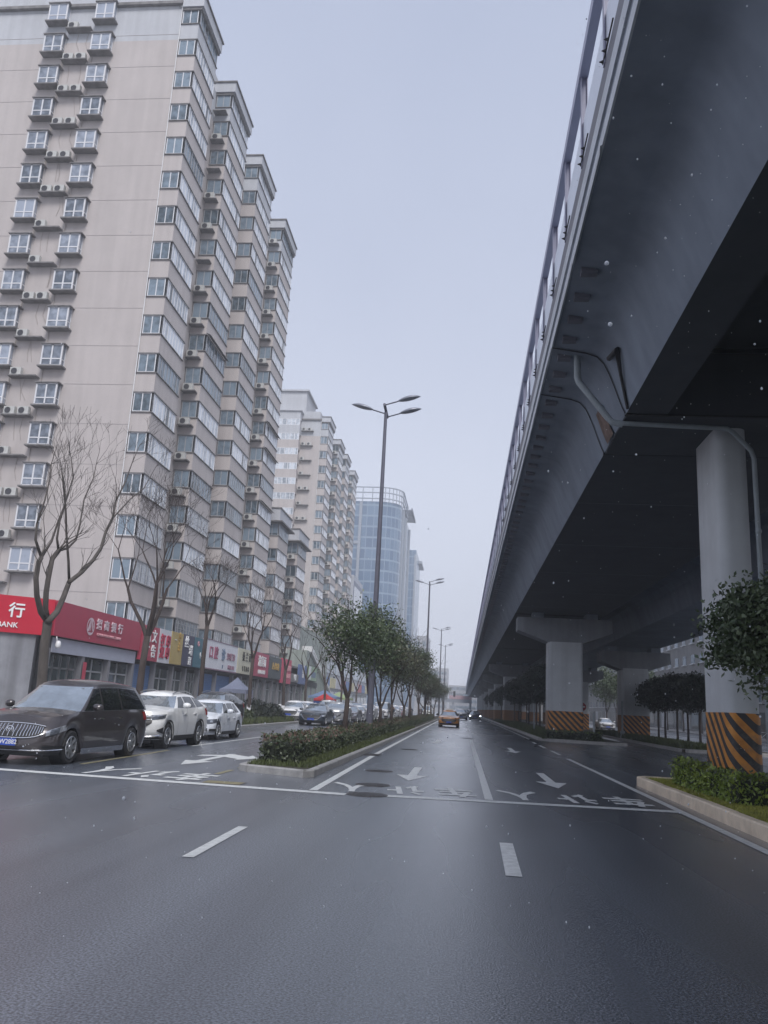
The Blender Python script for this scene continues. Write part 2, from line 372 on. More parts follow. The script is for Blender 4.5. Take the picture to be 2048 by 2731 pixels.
# far right island under the second deck
kerb_line('kerb', [(16.5,44.8),(11.6,44.8),(11.2,45.4),(11.2,120),(11.2,300)], 0.15, 0.16, KERB, side=-1)
struct(MB().prism([(11.36,44.97),(16.4,44.97),(16.4,300),(11.36,300)], lambda p:(p[0],p[1],0.0), lambda p:(p[0],p[1],0.14)).build('island_soil', SOIL))
struct(MB().box(29,60,-25,400,-0.02,0.14).build('sidewalk', PAVE))
# paint
zP = 0.005
def worn(x0,x1,y0,y1,z=zP, n=1): return MB().quad((x0,y0,z),(x1,y0,z),(x1,y1,z),(x0,y1,z))
mk = MB()
def pq(*pts, z=zP): mk.add([(p[0],p[1],z) for p in pts], [tuple(range(len(pts)))])
def stripq(x0,y0,x1,y1,w):
    d = Vector((x1-x0,y1-y0,0)).normalized(); n = Vector((-d.y,d.x,0))*w/2
    pq((x0-n.x,y0-n.y),(x1-n.x,y1-n.y),(x1+n.x,y1+n.y),(x0+n.x,y0+n.y))
stripq(-10.5,15.62,-1.98,14.95,0.32) ; stripq(-1.27,15.12,3.80,15.54,0.32)      # stop line, broken by the manhole
stripq(-2.62,15.3,-2.72,26.4,0.15); stripq(-2.73,27.6,-2.9,110,0.15)
stripq(0.53,15.55,0.53,45.8,0.15)
stripq(3.86,-5,3.88,31.5,0.15)
for a,b_ in ((34,37.5),(40,43),(45,47)): stripq(3.9,a,3.92,b_,0.15)
stripq(4.1,52,4.1,300,0.13)
stripq(0.55,8.62,0.58,10.68,0.16); stripq(-2.64,8.4,-2.65,10.55,0.12)
stripq(-8.4,26,-8.2,48,0.10); stripq(-8.2,48,-8.2,140,0.09)
for k in range(8): stripq(0.53,62+k*13,0.53,67+k*13,0.15)
def arrow(cx, tip, base, w, hw, hl, turn=0):
    pq((cx,tip),(cx+hw,tip+hl),(cx+w,tip+hl)); 
    mk.f.pop(); mk.m.pop(); del mk.v[-3:]
    pq((cx,tip),(cx+hw,tip+hl),(cx-hw,tip+hl)); pq((cx-w,tip+hl+.001),(cx+w,tip+hl+.001),(cx+w,base),(cx-w,base))
arrow(-1.1,18.45,22.6,0.10,0.36,1.45)
arrow(2.12,18.8,23.2,0.10,0.36,1.5)
arrow(-1.1,38.5,43,0.10,0.34,1.5)
arrow(2.12,33.5,38,0.10,0.34,1.5)
arrow(-6.35,19.0,23.4,0.10,0.36,1.4)
pq((-6.25,22.2),(-5.75,21.7),(-5.75,21.3),(-5.35,22.3),(-5.75,23.3),(-5.75,22.8),(-6.25,23.3))
pq((-6.45,22.4),(-6.95,22.0),(-6.95,22.5),(-6.45,22.9))
struct(mk.build('road_marking', PAINT))
yk = MB()
for a in ((-8.05,17.6,-8.25,23.5),(-4.98,17.2,-4.98,18.4),(-4.98,19,-4.98,60)):
    d = Vector((a[2]-a[0],a[3]-a[1],0)).normalized(); n = Vector((-d.y,d.x,0))*0.06
    yk.quad((a[0]-n.x,a[1]-n.y,zP),(a[2]-n.x,a[3]-n.y,zP),(a[2]+n.x,a[3]+n.y,zP),(a[0]+n.x,a[1]+n.y,zP))
struct(yk.build('yellow_road_marking', YPAINT))
def road_word(x, y, chars, wch, hch, gap, skew=0):
    for i, ch in enumerate(chars):     # written for the traffic that drives towards the camera
        o = text('road_lettering', ch, 1.0, (x+i*gap, y+skew*i, zP+0.001), (0,0,R(180)+math.atan(skew/gap if gap else 0)), PAINT, ext=0, bold=0.03)
        o.scale = (wch, hch, 1); struct(o)
road_word(-7.05,16.75, '人让车', 0.80, 1.75, 0.93, -0.10)
road_word(-2.05,16.45, '人让车', 0.78, 1.7, 0.98, 0.10)
road_word(1.15,16.85, '人让车', 0.80, 1.75, 1.02, 0.06)
# manhole covers and grates
IRON = mat('cast_iron', (0.07,0.065,0.065), 0.5, 0.4, 12, metal=0.4, bump=0.5, bscale=60)
RIM = mat('manhole_rim', (0.13,0.12,0.12), 0.7, 0.3, 6)
def manhole(x, y, r, label):
    t = empty('manhole_cover', label, 'manhole cover', (x,y,0), 0, 'manhole covers in the road')
    MB().lathe([(r,0.004),(r,0.009),(r*1.12,0.009),(r*1.12,0.004)], n=32).build('rim', RIM, t)
    b = MB().lathe([(0.001,0.012),(r*0.97,0.012),(r*0.97,0.004)], n=32)
    for i in range(-3,4):
        h = math.sqrt(max(0,(r*0.8)**2-(i*r*0.22)**2)); b.box(i*r*0.22-0.02,i*r*0.22+0.02,-h,h,0.010,0.017)
    b.build('cover', IRON, t)
manhole(-1.62,15.12,0.33,'round iron manhole cover set into the white stop line')
manhole(-1.72,17.0,0.31,'round iron manhole cover just beyond the white lettering')
manhole(-1.95,20.6,0.30,'round manhole cover beside the straight white arrow')
manhole(-1.9,31.6,0.30,'far round manhole cover near the dark median kerb')
manhole(0.35,47.5,0.36,'farthest manhole cover, past the end of the white lane line')
def grate(x, y, w, l, label, m, rz=0):
    t = empty('drain_grate', label, 'drain grate', (x,y,0), rz, 'drain grates')
    MB().box(-w/2,w/2,-l/2,l/2,0.003,0.008).build('frame', m, t)
    b = MB()
    for i in range(9): b.box(-w/2+.03,w/2-.03,-l/2+0.04+i*(l-.1)/9,-l/2+0.04+(i+.55)*(l-.1)/9,0.0075,0.014)
    b.build('bar', YPAINT if 'yellow' in label else IRON, t)
grate(-4.35,15.6,0.75,0.5,'worn yellow drain grate in front of the median tip',RIM)
grate(-2.8,27.0,0.5,0.9,'dark drain grate beside the median kerb in the white edge line',IRON)

# ================================================================== THE OVERPASS
def stripe_mat():
    m = bpy.data.materials.new('hazard_stripes'); m.use_nodes = True; t = m.node_tree; b = t.nodes['Principled BSDF']
    g = t.nodes.new('ShaderNodeTexCoord'); sx = t.nodes.new('ShaderNodeSeparateXYZ'); t.links.new(g.outputs['Object'], sx.inputs[0])
    def mth(op, a, b_=None, v=None):
        n = t.nodes.new('ShaderNodeMath'); n.operation = op; t.links.new(a, n.inputs[0])
        if b_ is not None: t.links.new(b_, n.inputs[1])
        if v is not None: n.inputs[1].default_value = v
        return n.outputs[0]
    s = mth('SUBTRACT', sx.outputs['X'], sx.outputs['Y']); s = mth('ADD', s, sx.outputs['Z'])
    s = mth('DIVIDE', s, v=0.37); s = mth('FRACT', s); s = mth('GREATER_THAN', s, v=0.5)
    no = t.nodes.new('ShaderNodeTexNoise'); no.inputs['Scale'].default_value = 5; no.inputs['Detail'].default_value = 6; t.links.new(g.outputs['Object'], no.inputs[0])
    r = t.nodes.new('ShaderNodeValToRGB'); r.color_ramp.elements[0].color = (0.40,0.15,0.02,1); r.color_ramp.elements[1].color = (0.64,0.27,0.045,1)
    r.color_ramp.elements[0].position = 0.3; r.color_ramp.elements[1].position = 0.7; t.links.new(no.outputs['Fac'], r.inputs[0])
    mx = t.nodes.new('ShaderNodeMixRGB'); t.links.new(s, mx.inputs[0]); mx.inputs[1].default_value = (0.022,0.022,0.026,1); t.links.new(r.outputs[0], mx.inputs[2])
    n2 = t.nodes.new('ShaderNodeTexNoise'); n2.inputs['Scale'].default_value = 2.6; n2.inputs['Detail'].default_value = 9; n2.inputs['Roughness'].default_value = 0.75; t.links.new(g.outputs['Object'], n2.inputs[0])
    r2 = t.nodes.new('ShaderNodeValToRGB'); r2.color_ramp.elements[0].position = 0.54; r2.color_ramp.elements[1].position = 0.70; r2.color_ramp.elements[0].color = (0,0,0,1); r2.color_ramp.elements[1].color = (0.55,0.55,0.55,1); t.links.new(n2.outputs['Fac'], r2.inputs[0])
    m2 = t.nodes.new('ShaderNodeMixRGB'); t.links.new(r2.outputs[0], m2.inputs[0]); t.links.new(mx.outputs[0], m2.inputs[1]); m2.inputs[2].default_value = (0.13,0.12,0.11,1)
    t.links.new(m2.outputs[0], b.inputs['Base Color']); b.inputs['Roughness'].default_value = 0.5
    return m
STRIPE = stripe_mat()
def rrect(x0,x1,y0,y1,r,n=6):
    p = []
    for cx,cyy,a0 in ((x1-r,y1-r,0),(x0+r,y1-r,90),(x0+r,y0+r,180),(x1-r,y0+r,270)):
        for i in range(n+1):
            a = R(a0+90*i/n); p.append((cx+r*math.cos(a), cyy+r*math.sin(a)))
    return p
OP = empty('overpass', 'long grey concrete overpass with noise barrier running above the right side of the road', 'overpass', (0,0,0))
Y0, Y1 = -90, 430
# outer skin of the deck (left edge to girder bottom), measured profile in (x, z)
prof = [(1.73,9.18),(2.45,9.06),(2.66,8.98),(2.80,8.82),(2.90,8.60),(3.0,8.33),(3.08,8.08),(3.16,7.85),(3.23,7.70)]
wing = MB()
def run(pr, y0, y1, mb, n=1, mi=0):
    for k in range(n):
        a, b_ = y0+(y1-y0)*k/n, y0+(y1-y0)*(k+1)/n
        mb.add([(x,a,z) for x,z in pr]+[(x,b_,z) for x,z in pr], [(i,i+1,i+1+len(pr),i+len(pr)) for i in range(len(pr)-1)], mi)
run(prof, Y0, Y1, wing, 12)
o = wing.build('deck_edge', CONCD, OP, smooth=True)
gb = MB()
gb.quad((3.23,Y0,7.7),(4.07,Y0,7.7),(4.07,16.5,7.7),(3.23,16.5,7.7))                 # narrow flange of the first box
gb.quad((4.07,Y0,7.7),(4.3,Y0,9.2),(4.3,16.5,9.2),(4.07,16.5,7.7))
gb.quad((4.3,Y0,9.2),(7.7,Y0,9.2),(7.7,16.5,9.2),(4.3,16.5,9.2))
gb.quad((7.7,Y0,9.2),(8.0,Y0,7.7),(8.0,16.5,7.7),(7.7,16.5,9.2)); gb.quad((8.0,Y0,7.7),(8.8,Y0,7.7),(8.8,16.5,7.7),(8.0,16.5,7.7))
gb.box(3.24,8.8,16.5,19.1,7.66,9.1)                                                    # solid cross beam over the pier
gb.box(3.24,8.8,19.16,Y1,7.7,9.1)
gb.quad((8.8,Y0,7.7),(9.4,Y0,9.0),(9.4,Y1,9.0),(8.8,Y1,7.7)); gb.quad((9.4,Y0,9.0),(10.4,Y0,9.2),(10.4,Y1,9.2),(9.4,Y1,9.0))
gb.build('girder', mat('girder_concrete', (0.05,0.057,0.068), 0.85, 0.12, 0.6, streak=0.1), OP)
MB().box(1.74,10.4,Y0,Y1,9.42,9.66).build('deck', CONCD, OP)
pass                                                                              # expansion joints across wing and girder
JD = mat('joint_dark', (0.03,0.03,0.035), 0.9, 0.2, 8)
for yj in (16.45,19.12,52.9,83,110,141,172,203,234):
    jt = MB(); pr = [(x-0.012, z-0.012) for x,z in prof]; run(pr, yj-0.03, yj+0.03, jt)
    jt.box(3.2,8.8,yj-0.03,yj+0.03,7.655,7.69); jt.build('expansion_joint', JD, OP)
SEAM = mat('seam_dark',(0.105,0.12,0.14),.9,.2,5)
for k in range(25):
    yj = 24+6.3*k
    if min(abs(yj-q) for q in (16.45,19.12,52.9,83)) < .6 or k > 24: continue
    fj = MB(); run([(x-0.004, z-0.004) for x,z in prof], yj-0.008, yj+0.008, fj); fj.box(3.25,8.7,yj-.01,yj+.01,7.69,7.698); fj.build('formwork_seam', SEAM, OP)
# fascia bands
f = MB()
f.box(1.70,1.80,Y0,Y1,9.18,9.40,0); f.box(1.745,1.80,Y0,Y1,9.40,9.68,1); f.box(1.71,1.80,Y0,Y1,9.68,9.97,0); f.box(1.735,1.80,Y0,Y1,9.97,10.42,1)
f.build('fascia', [FASC_P, FASC_D], OP)
# ragged flashing along the lower lip
rr = random.Random(3); fl = MB(); y = 10.0
while y < 120:
    ln = rr.uniform(2.2,5.5); dz = rr.uniform(0.01,0.07)
    fl.add([(1.68,y,9.20),(1.68,y+ln,9.20),(1.68,y+ln,9.10),(1.69,y+ln*0.2,9.18-dz),(1.69,y+0.1,9.15)], [(0,1,2,3,4)]); fl.quad((1.68,y,9.20),(1.68,y+ln,9.20),(1.74,y+ln,9.22),(1.74,y,9.22)); y += ln+0.02
fl.build('flashing', FASC_P, OP)
MB().box(1.755,1.79,Y0,Y1,10.42,11.25).build('barrier_panel', PANEL, OP)
MB().box(1.69,1.84,Y0,Y1,12.12,12.34).build('top_rail', mat('rail_paint', (0.36,0.37,0.49), 0.4, 0.06, 3), OP)
post = MB().box(-0.055,-0.04,-0.055,0.055,10.40,12.44).box(0.04,0.055,-0.055,0.055,10.40,12.44).box(-0.04,0.04,-0.01,0.01,10.40,12.44)
pm = None
for i in range(100):
    yy = 1.0+2.22*i
    if pm is None: pm = post.build('barrier_post', STEEL, OP); q = pm
    else: q = pm.copy(); link(q, OP)
    q.location = (1.775, yy, 0)
rest = MB()
for i in range(100, 190): rest.box(1.72,1.83,1+2.22*i-.07,1+2.22*i+.07,10.4,12.44)
tag(rest.build('barrier_post', STEEL, OP), kind='stuff')
bk = MB().box(-0.14,0.14,-0.09,0.09,-0.07,0.03); bm = None
for i in range(60):
    if bm is None: bm = bk.build('bracket', FASC_D, OP); q = bm
    else: q = bm.copy(); link(q, OP)
    q.location = (2.0, 13.2+0.9*i, 9.12)
rest = MB()
for i in range(60, 200): rest.box(1.87,2.13,13.2+.9*i-.09,13.2+.9*i+.09,9.05,9.15)
tag(rest.build('bracket', FASC_D, OP), kind='stuff')
sp = MB(); sm = None                                                                    # clamp irons on the panel foot, one set per bay
sp.tube([(0,-0.45,0),(0,0.35,0)], 0.012, 5)
for yy in (-0.1,0.1,0.3): sp.tube([(0,yy,0),(-0.06,yy,0.0)],[0.03,0.006],5)
for i in range(14):
    if sm is None: sm = sp.build('clamp_iron', DARKM, OP); q = sm
    else: q = sm.copy(); link(q, OP)
    q.location = (1.72, 9.6+2.22*i, 10.47)
def pier(x0, x1, y0, y1, ztop, cap, parent, zcap=5.85, captop=7.36, cx0=0, cx1=0, r=0.22, capr=0):
    t = MB(); P = rrect(x0,x1,y0,y1,r)
    p = t.prism(P, lambda q:(q[0],q[1],0.1), lambda q:(q[0],q[1],ztop)).build('pier', CONCP, parent, smooth=True, sharp=40)
    P2 = rrect(x0-.012,x1+.012,y0-.012,y1+.012,r)
    MB().prism(P2, lambda q:(q[0],q[1],0.12), lambda q:(q[0],q[1],1.76)).build('striped_band', STRIPE, p, smooth=True, sharp=40)
    if cap:
        w = [(cx0,captop),(cx0,captop-0.82),(x0+.05,zcap),(x1-.05,zcap),(cx1,captop-0.82),(cx1,captop)]
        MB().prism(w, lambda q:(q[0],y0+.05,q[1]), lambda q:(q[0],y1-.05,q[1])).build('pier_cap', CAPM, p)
        for xx in (x0-.6,x1+.6): MB().box(xx-.35,xx+.35,y0+.3,y1-.3,captop,captop+0.35).build('bearing', CONCD, p)
    return p
pier(5.2,5.86,17.1,18.75,7.68,False,OP)
for yy in (51.6,106.5,138.5,169,199,229,259,289): pier(5.2,7.3,yy,yy+1.8,5.9,True,OP,cx0=3.32,cx1=9.1)
# drain pipe wrapped round the first pier
PIPE = mat('drain_pipe', (0.30,0.335,0.36), 0.5, 0.12, 3)
pp = MB().tube([(2.27,16.7,9.1),(2.27,16.7,8.6),(2.30,16.7,8.5),(2.90,16.7,7.70),(2.98,16.7,7.6),(3.2,16.7,7.56)], 0.072, 12)
pp.tube([(3.2,16.7,7.58),(5.35,16.8,7.54),(5.48,16.85,7.48),(5.86,16.95,7.12),(5.93,17.0,6.95),(5.94,17.0,0.15)], 0.05, 12)
for z in (1.6,3.4,5.4): pp.lathe([(0.05,z-.04),(0.062,z-.03),(0.062,z+.03),(0.05,z+.04)], (5.94,17.0,0), n=14)
pp.build('drain_pipe', PIPE, OP, smooth=True, sharp=50)
# rusty end plate and hooked cable at the joint
def prof_pt(t):
    i = min(int(t), len(prof)-2); f_ = t-i; return (prof[i][0]*(1-f_)+prof[i+1][0]*f_, prof[i][1]*(1-f_)+prof[i+1][1]*f_)
MB().grid(lambda u,v:(prof_pt(4.6+v*3.2)[0]-0.03, 17.7+0.75*u, prof_pt(4.6+v*3.2)[1]-0.03), 1, 6).build('rusty_plate', mat('rust', (0.16,0.11,0.09), 0.85, 0.5, 5), OP)
MB().tube([(prof_pt(3.4)[0]-.04,15.9,prof_pt(3.4)[1]-.04),(prof_pt(3.9)[0]-.06,15.2,prof_pt(3.9)[1]-.05),(prof_pt(5.2)[0]-.05,15.6,prof_pt(5.2)[1]-.04),(prof_pt(8)[0]-.04,16.1,prof_pt(8)[1]-.02)], [0.06,0.06,0.035,0.03], 6).build('cable', DARKM, OP)
# second deck with its own piers
OP2 = empty('overpass', 'second parallel overpass deck further right, on piers beyond the dark round trees', 'overpass', (0,0,0))
g2 = MB(); Y0b, Y1b = -90, 420
pr2 = [(9.7,8.5),(10.3,8.35),(10.55,8.0),(10.8,6.95),(15.2,6.95),(15.45,8.0),(15.7,8.35),(17.0,8.5),(17.0,8.75),(9.7,8.75)]
g2.prism(pr2, lambda q:(q[0],Y0b,q[1]), lambda q:(q[0],Y1b,q[1])); g2.build('girder', CONCD, OP2)
MB().box(9.72,9.9,Y0b,Y1b,8.75,9.5).box(16.8,16.98,Y0b,Y1b,8.75,9.5).build('parapet', FASC_P, OP2)
for yy in (64,94,124,154,184): pier(11.9,13.9,yy,yy+2.2,5.2,True,OP2,zcap=5.05,captop=6.45,cx0=10.4,cx1=15.5)
# ================================================================== APARTMENT BUILDINGS
FH = 2.866
def window_row(parent, kind, y0, y1, x0, x1, ztop, h=1.36, panes=7, glass=None, frame=FRAME, face='X', opened=False):
    """face 'X': ribbon on the road side at x=x1 from y0 to y1; face 'Y': window facing the camera at y=y0 from x0 to x1"""
    g = MB(); f = MB(); z0, z1 = ztop-h, ztop; fw = 0.045
    if face == 'X':
        g.box(x1-0.03,x1,y0,y1,z0,z1,0); n = panes
        if n > 3 and rng.random() < 0.3:
            i0 = rng.randrange(1,n-1); g.box(x1-0.02,x1+0.008,y0+(y1-y0)*i0/n+.02,y0+(y1-y0)*(i0+1)/n-.02,z0+.06,z1-.06,1)
        for i in range(n+1):
            yy = y0+(y1-y0)*i/n; w = 0.07 if i in (0,n) else fw/2+0.008; f.box(x1-0.02,x1+0.035,max(y0,yy-w),min(y1,yy+w),z0,z1)
        f.box(x1-0.02,x1+0.036,y0,y0+0.24,z0,z1); f.box(x1-0.02,x1+0.03,y0,y1,z0,z0+0.06); f.box(x1-0.02,x1+0.03,y0,y1,z1-0.06,z1)
    else:
        g.box(x0,x1,y0,y0+0.03,z0,z1); n = panes
        for i in range(n+1):
            xx = x0+(x1-x0)*i/n; w = 0.06 if i in (0,n) else fw*0.7; f.box(max(x0,xx-w),min(x1,xx+w),y0-0.035,y0+0.02,z0,z1)
        f.box(x0,x1,y0-0.03,y0+0.02,z0,z0+0.06); f.box(x0,x1,y0-0.03,y0+0.02,z1-0.05,z1)
    w = g.build('window', [glass, GLASS_D], parent); f.build('window_frame', frame, w); return w

AC_MESH = {}
def ac_unit(parent, x, y, z, face='Y'):
    if 'b' not in AC_MESH:
        o = MB().box(-0.40,0.40,-0.15,0.15,0,0.56).build('ac_unit', ACW, parent)
        g = MB().lathe([(0.22,-0.155),(0.22,-0.168),(0.19,-0.168),(0.19,-0.158),(0.001,-0.158)], (-0.10,0,0.28), axis='Y', n=18)
        for k in range(5): g.box(-0.30,0.10,-0.166,-0.160,0.09+k*0.085,0.105+k*0.085)
        gr = g.build('fan_grille', ACD, o); AC_MESH['b'] = (o, gr); u = o
    else:
        u = AC_MESH['b'][0].copy(); link(u, parent); gr = AC_MESH['b'][1].copy(); link(gr, u)
    u.location = (x,y,z); u.rotation_euler = (0,0,R(90) if face == 'X' else rng.uniform(-.05,.05))
    return u

def tower(name, label, OX, Yg, cols, gable, n=17, ztops=None, zr=54.05, wall_to=-48, depth_end=None, pens=False):
    """OX: offset of the road-side plane from x=-21.5; cols: (y0, y1, ac) of the projecting window bays"""
    T = empty(name, label, 'apartment building', (0,0,0), 0, 'beige apartment blocks along the left pavement')
    X1 = -21.5+OX; Xw = -22.9+OX; zt0 = 7.12
    tops = [zt0+FH*k for k in range(n)]
    zsplit = 50.2
    Yend = depth_end or cols[-1][1]+1.0
    # body: recessed wall behind the bays
    w = MB(); w.box(wall_to+OX,Xw-0.02,Yg+0.0,Yend,0,zsplit,0); w.box(wall_to+OX,Xw-0.02,Yg,Yend,zsplit,zr-1.0,1)
    # bay spandrels
    for ci,(y0,y1,ac) in enumerate(cols):
        zb = 0
        for k in range(n+1):
            ztop = (tops[k]-1.36) if k < n else zr-0.9
            zlow = tops[k-1] if k > 0 else 0
            mi = 1 if ztop > zsplit else 0
            w.box(Xw-0.02,X1,y0+0.002,y1,zlow,ztop,mi)
        # closing wall behind the glass
        w.box(Xw-0.02,X1-0.5,y0+0.5,y1-0.1,0,zr-1,0)
        w.box(X1-0.16,X1-0.006,y1-0.14,y1-0.004,5,zr-1,0)
    w.build('wall', [WALL, WALLW], T)
    # ledges above and below every window band
    for (y0,y1,ac) in cols:
        s = MB()
        for k in range(n):
            for zz,t in ((tops[k],0.07),(tops[k]-1.36-0.06,0.06)):
                s.box(Xw,X1+0.09,y0-0.09,y0+0.06,zz,zz+t); s.box(X1-0.06,X1+0.09,y0+0.06,y1+0.05,zz,zz+t)
        s.build('ledge', SLAB, T)
    # roof: overhanging parapets
    r = MB()
    for (y0,y1,ac) in cols:
        xl = Xw+0.05 if y0 < Yg+1 else Xw-3; r.box(xl,X1+0.32,y0-0.25,y1+0.0,zr-1.05,zr-0.12,0); r.box(xl,X1+0.44,y0-0.36,y1+0.1,zr-0.12,zr,1); r.box(xl,X1+0.18,y0-0.14,y1+0.02,zr-1.25,zr-1.05,1)
    r.box(wall_to+OX,Xw-0.3,Yg-0.02,Yend,zr-1.0,zr+1.0,0); r.box(wall_to+OX,Xw+0.03,Yg-0.3,Yg-0.02,zr-0.75,zr-0.5,1)
    r.box(wall_to+OX,Xw-0.6,Yg+0.3,Yend,zr+1,zr+1.12,1)
    r.build('roof', [WALLW, SLAB], T)
    # windows of the bays
    for ci,(y0,y1,ac) in enumerate(cols):
        for k in range(n):
            dirty = rng.random() < 0.14
            window_row(T,'f',y0,y1,Xw+0.06,X1-0.10,tops[k],panes=2,glass=GLASS_F,face='Y',frame=FRAMED if ci else FRAME)
            if k > n-26: window_row(T,'r',y0+0.08,y1-0.08,Xw,X1,tops[k],panes=rng.choice((7,8)),glass=GLASS_R if not dirty else GLASS_F,frame=FRAME if not dirty else FRAMED)
            if k < 4 and rng.random() < 0.6:
                cg = MB()
                for q in range(19): yy = y0+.1+(y1-y0-.2)*q/18; cg.box(X1+.16,X1+.18,yy-.01,yy+.01,tops[k]-1.45,tops[k]+.02)
                for q in range(5): zz = tops[k]-1.45+q*.36; cg.box(X1+.0,X1+.18,y0+.09,y0+.11,zz,zz+.02); cg.box(X1+.16,X1+.18,y0+.1,y1-.1,zz,zz+.02)
                cg.build('window_guard', FRAMED, T)
            elif k < 9 and rng.random() < 0.10:
                aw = MB(); aw.quad((X1+.02,y0-.05,tops[k]+.2),(X1+.02,y1,tops[k]+.2),(X1+.4,y1,tops[k]+.02),(X1+.4,y0-.05,tops[k]+.02)); aw.build('awning', SLAB, T)
            if ac:
                if rng.random() < 0.85: ac_unit(T, X1-0.85, y0-0.42, tops[k]-2.12)
                MB().box(X1-1.35,X1-0.2,y0-0.68,y0-0.004,tops[k]-2.2,tops[k]-2.12).build('ac_ledge', SLAB, T)
    # small windows, drain pipes in the recesses
    d = MB()
    for (a,b_) in zip(cols[:-1], cols[1:]):
        d.tube([(Xw+0.08,a[1]+0.35,0.5),(Xw+0.08,a[1]+0.35,zr-1)],0.05,6)
        for k in range(n):
            window_row(T,'s',a[1]+0.9,a[1]+2.1,Xw,Xw+0.012,tops[k],panes=2,glass=GLASS_F,h=1.2) if ci < 9 and k % 1 == 0 and OX == 0 and k > 3 else None
    d.tube([(Xw-0.03,Yg-0.06,6),(Xw-0.03,Yg-0.06,zr-0.6)],0.035,6)
    d.build('downpipe', mat('white_pipe', (0.72,0.72,0.72), 0.5, 0.05, 3), T)
    gable(T, tops, Xw, Yg, zr)
    return T

def bay_window(T, xc, yg, zt, w=1.42, h=1.56, panes=2, wide=0):
    g = MB(); y = yg-0.5
    g.box(xc-w/2,xc+w/2,y,yg-0.002,zt-h,zt)
    o = g.build('bay_window', GLASS_B, T)
    f = MB()
    for xx in np.linspace(-w/2,w/2,panes+1): f.box(xc+xx-0.05,xc+xx+0.05,y-0.03,y+0.03,zt-h,zt)
    f.box(xc-w/2,xc+w/2,y-0.03,y+0.02,zt-h,zt-h+0.07); f.box(xc-w/2,xc+w/2,y-0.03,y+0.02,zt-0.07,zt); f.box(xc-w/2-.05,xc+w/2+.05,y-0.028,y+0.02,zt-h*0.68-0.04,zt-h*0.68+0.04)
    for sx in (-1,1):
        for yy in (y+0.02,yg-0.06): f.box(xc+sx*w/2-0.04,xc+sx*w/2+0.04,yy,yy+0.05,zt-h,zt)
        f.box(xc+sx*w/2-0.02,xc+sx*w/2+0.02,y,yg,zt-h*0.68-0.03,zt-h*0.68+0.03)
    f.build('window_frame', FRAME, o)
    MB().box(xc-w/2-0.2,xc+w/2+0.2,y-0.14,yg-0.003,zt-h-0.10,zt-h-0.001).build('window_ledge', SLAB, o); MB().box(xc-w/2-0.12,xc+w/2+0.2,y-0.14,yg-0.003,zt+0.001,zt+0.07).build('window_hood', SLAB, o)
    return o
def gable_one(T, tops, Xw, Yg, zr):
    j = MB(); st = MB()
    for k, zt in enumerate(tops):
        z = zt+0.42
        if zt < 7.5: continue
        j.box(-48,-33.5,Yg-0.012,Yg,zt-2.3,zt-2.27); j.box(-28.0,Xw-0.08,Yg-0.012,Yg,zt-2.3,zt-2.27)
        bay_window(T, -28.9, Yg, z); bay_window(T, -32.7, Yg, z)
        if k < 16:
            pass
        lz = z-1.56-0.72
        MB().box(-31.85,-29.8,Yg-0.62,Yg-0.003,lz-0.09,lz).build('ac_ledge', SLAB, T)
        c = [2,1,2,2,1,2,1,1,2,1,1,2,2,2,2,2,1][k % 17]
        if k == len(tops)-1: c = 0
        ac_unit(T, -31.35, Yg-0.36, lz+0.003)
        if c == 2: ac_unit(T, -30.35, Yg-0.36, lz+0.003)
        for _ in range(2):
            xx = rng.uniform(-31.5,-30.1); st.tube([(xx,Yg-0.02,lz-0.1),(xx+rng.uniform(-.2,.2),Yg-0.02,lz-1.0),(xx+rng.uniform(-.1,.3),Yg-0.02,lz-1.7)],0.018,5)
    j.build('joint_line', mat('joint_grey', (0.34,0.31,0.31), 0.9, 0.1, 3), T)
    st.tube([(-32.0,Yg-0.05,6),(-32.0,Yg-0.05,50)],0.05,6); st.tube([(-29.65,Yg-0.05,6),(-29.65,Yg-0.05,50)],0.04,6)
    st.build('wall_pipe', mat('pipe_beige', (0.38,0.34,0.32), 0.7, 0.1, 3), T)
b1cols = [(50.6,55.1,False),(59.6,65.0,True),(69.4,74.9,False),(80.4,86.2,True)]
tower('apartment_building', 'near beige apartment block with a blank gable, four stacks of window bays above the bank', 0, 50.6, b1cols, gable_one, n=17, depth_end=88)
def gable_two(T, tops, Xw, Yg, zr):
    # stair bay with four-pane windows on the left of the gable, ac ledges on its right
    b = MB()
    X0, X1 = -37.5, -31.6
    for k, zt in enumerate(tops+[zr-0.2]):
        lo = tops[k-1] if k else 0; hi = (zt-1.3) if k < len(tops) else zr+0.4
        b.box(X0,X1,Yg-1.8,Yg-0.01,lo,hi,0 if hi < 50 else 1)
    b.box(X0,X1-0.3,Yg-1.5,Yg-0.02,0,zr,0)
    b.box(X0,X1+0.3,Yg-2.1,Yg+2,zr+0.4,zr+0.6,1)
    b.box(-38,-31.0,Yg,Yg+9,zr,zr+5.0,1); b.box(-38.3,-30.6,Yg-0.4,Yg+9.4,zr+5.0,zr+5.3,1)
    b.build('stair_bay', [WALL, WALLW], T)
    for k, zt in enumerate(tops):
        if zt < 10: continue
        w = MB().box(X0,X1,Yg-1.78,Yg-1.75,zt-1.3,zt).build('window', GLASS_R, T)
        f = MB()
        for i in range(8): f.box(X0+(X1-X0)*i/7-0.06,X0+(X1-X0)*i/7+0.06,Yg-1.83,Yg-1.76,zt-1.3,zt)
        f.box(X0,X1,Yg-1.82,Yg-1.76,zt-1.3,zt-1.22); f.box(X0,X1,Yg-1.82,Yg-1.76,zt-.08,zt); f.build('window_frame', FRAME, w)
        MB().box(-31.5,-29.2,Yg-0.6,Yg-0.003,zt-2.0,zt-1.9).build('ac_ledge', SLAB, T)
        for q in range(rng.choice((1,2,2))): ac_unit(T, -31.0+q*1.1, Yg-0.36, zt-1.898)
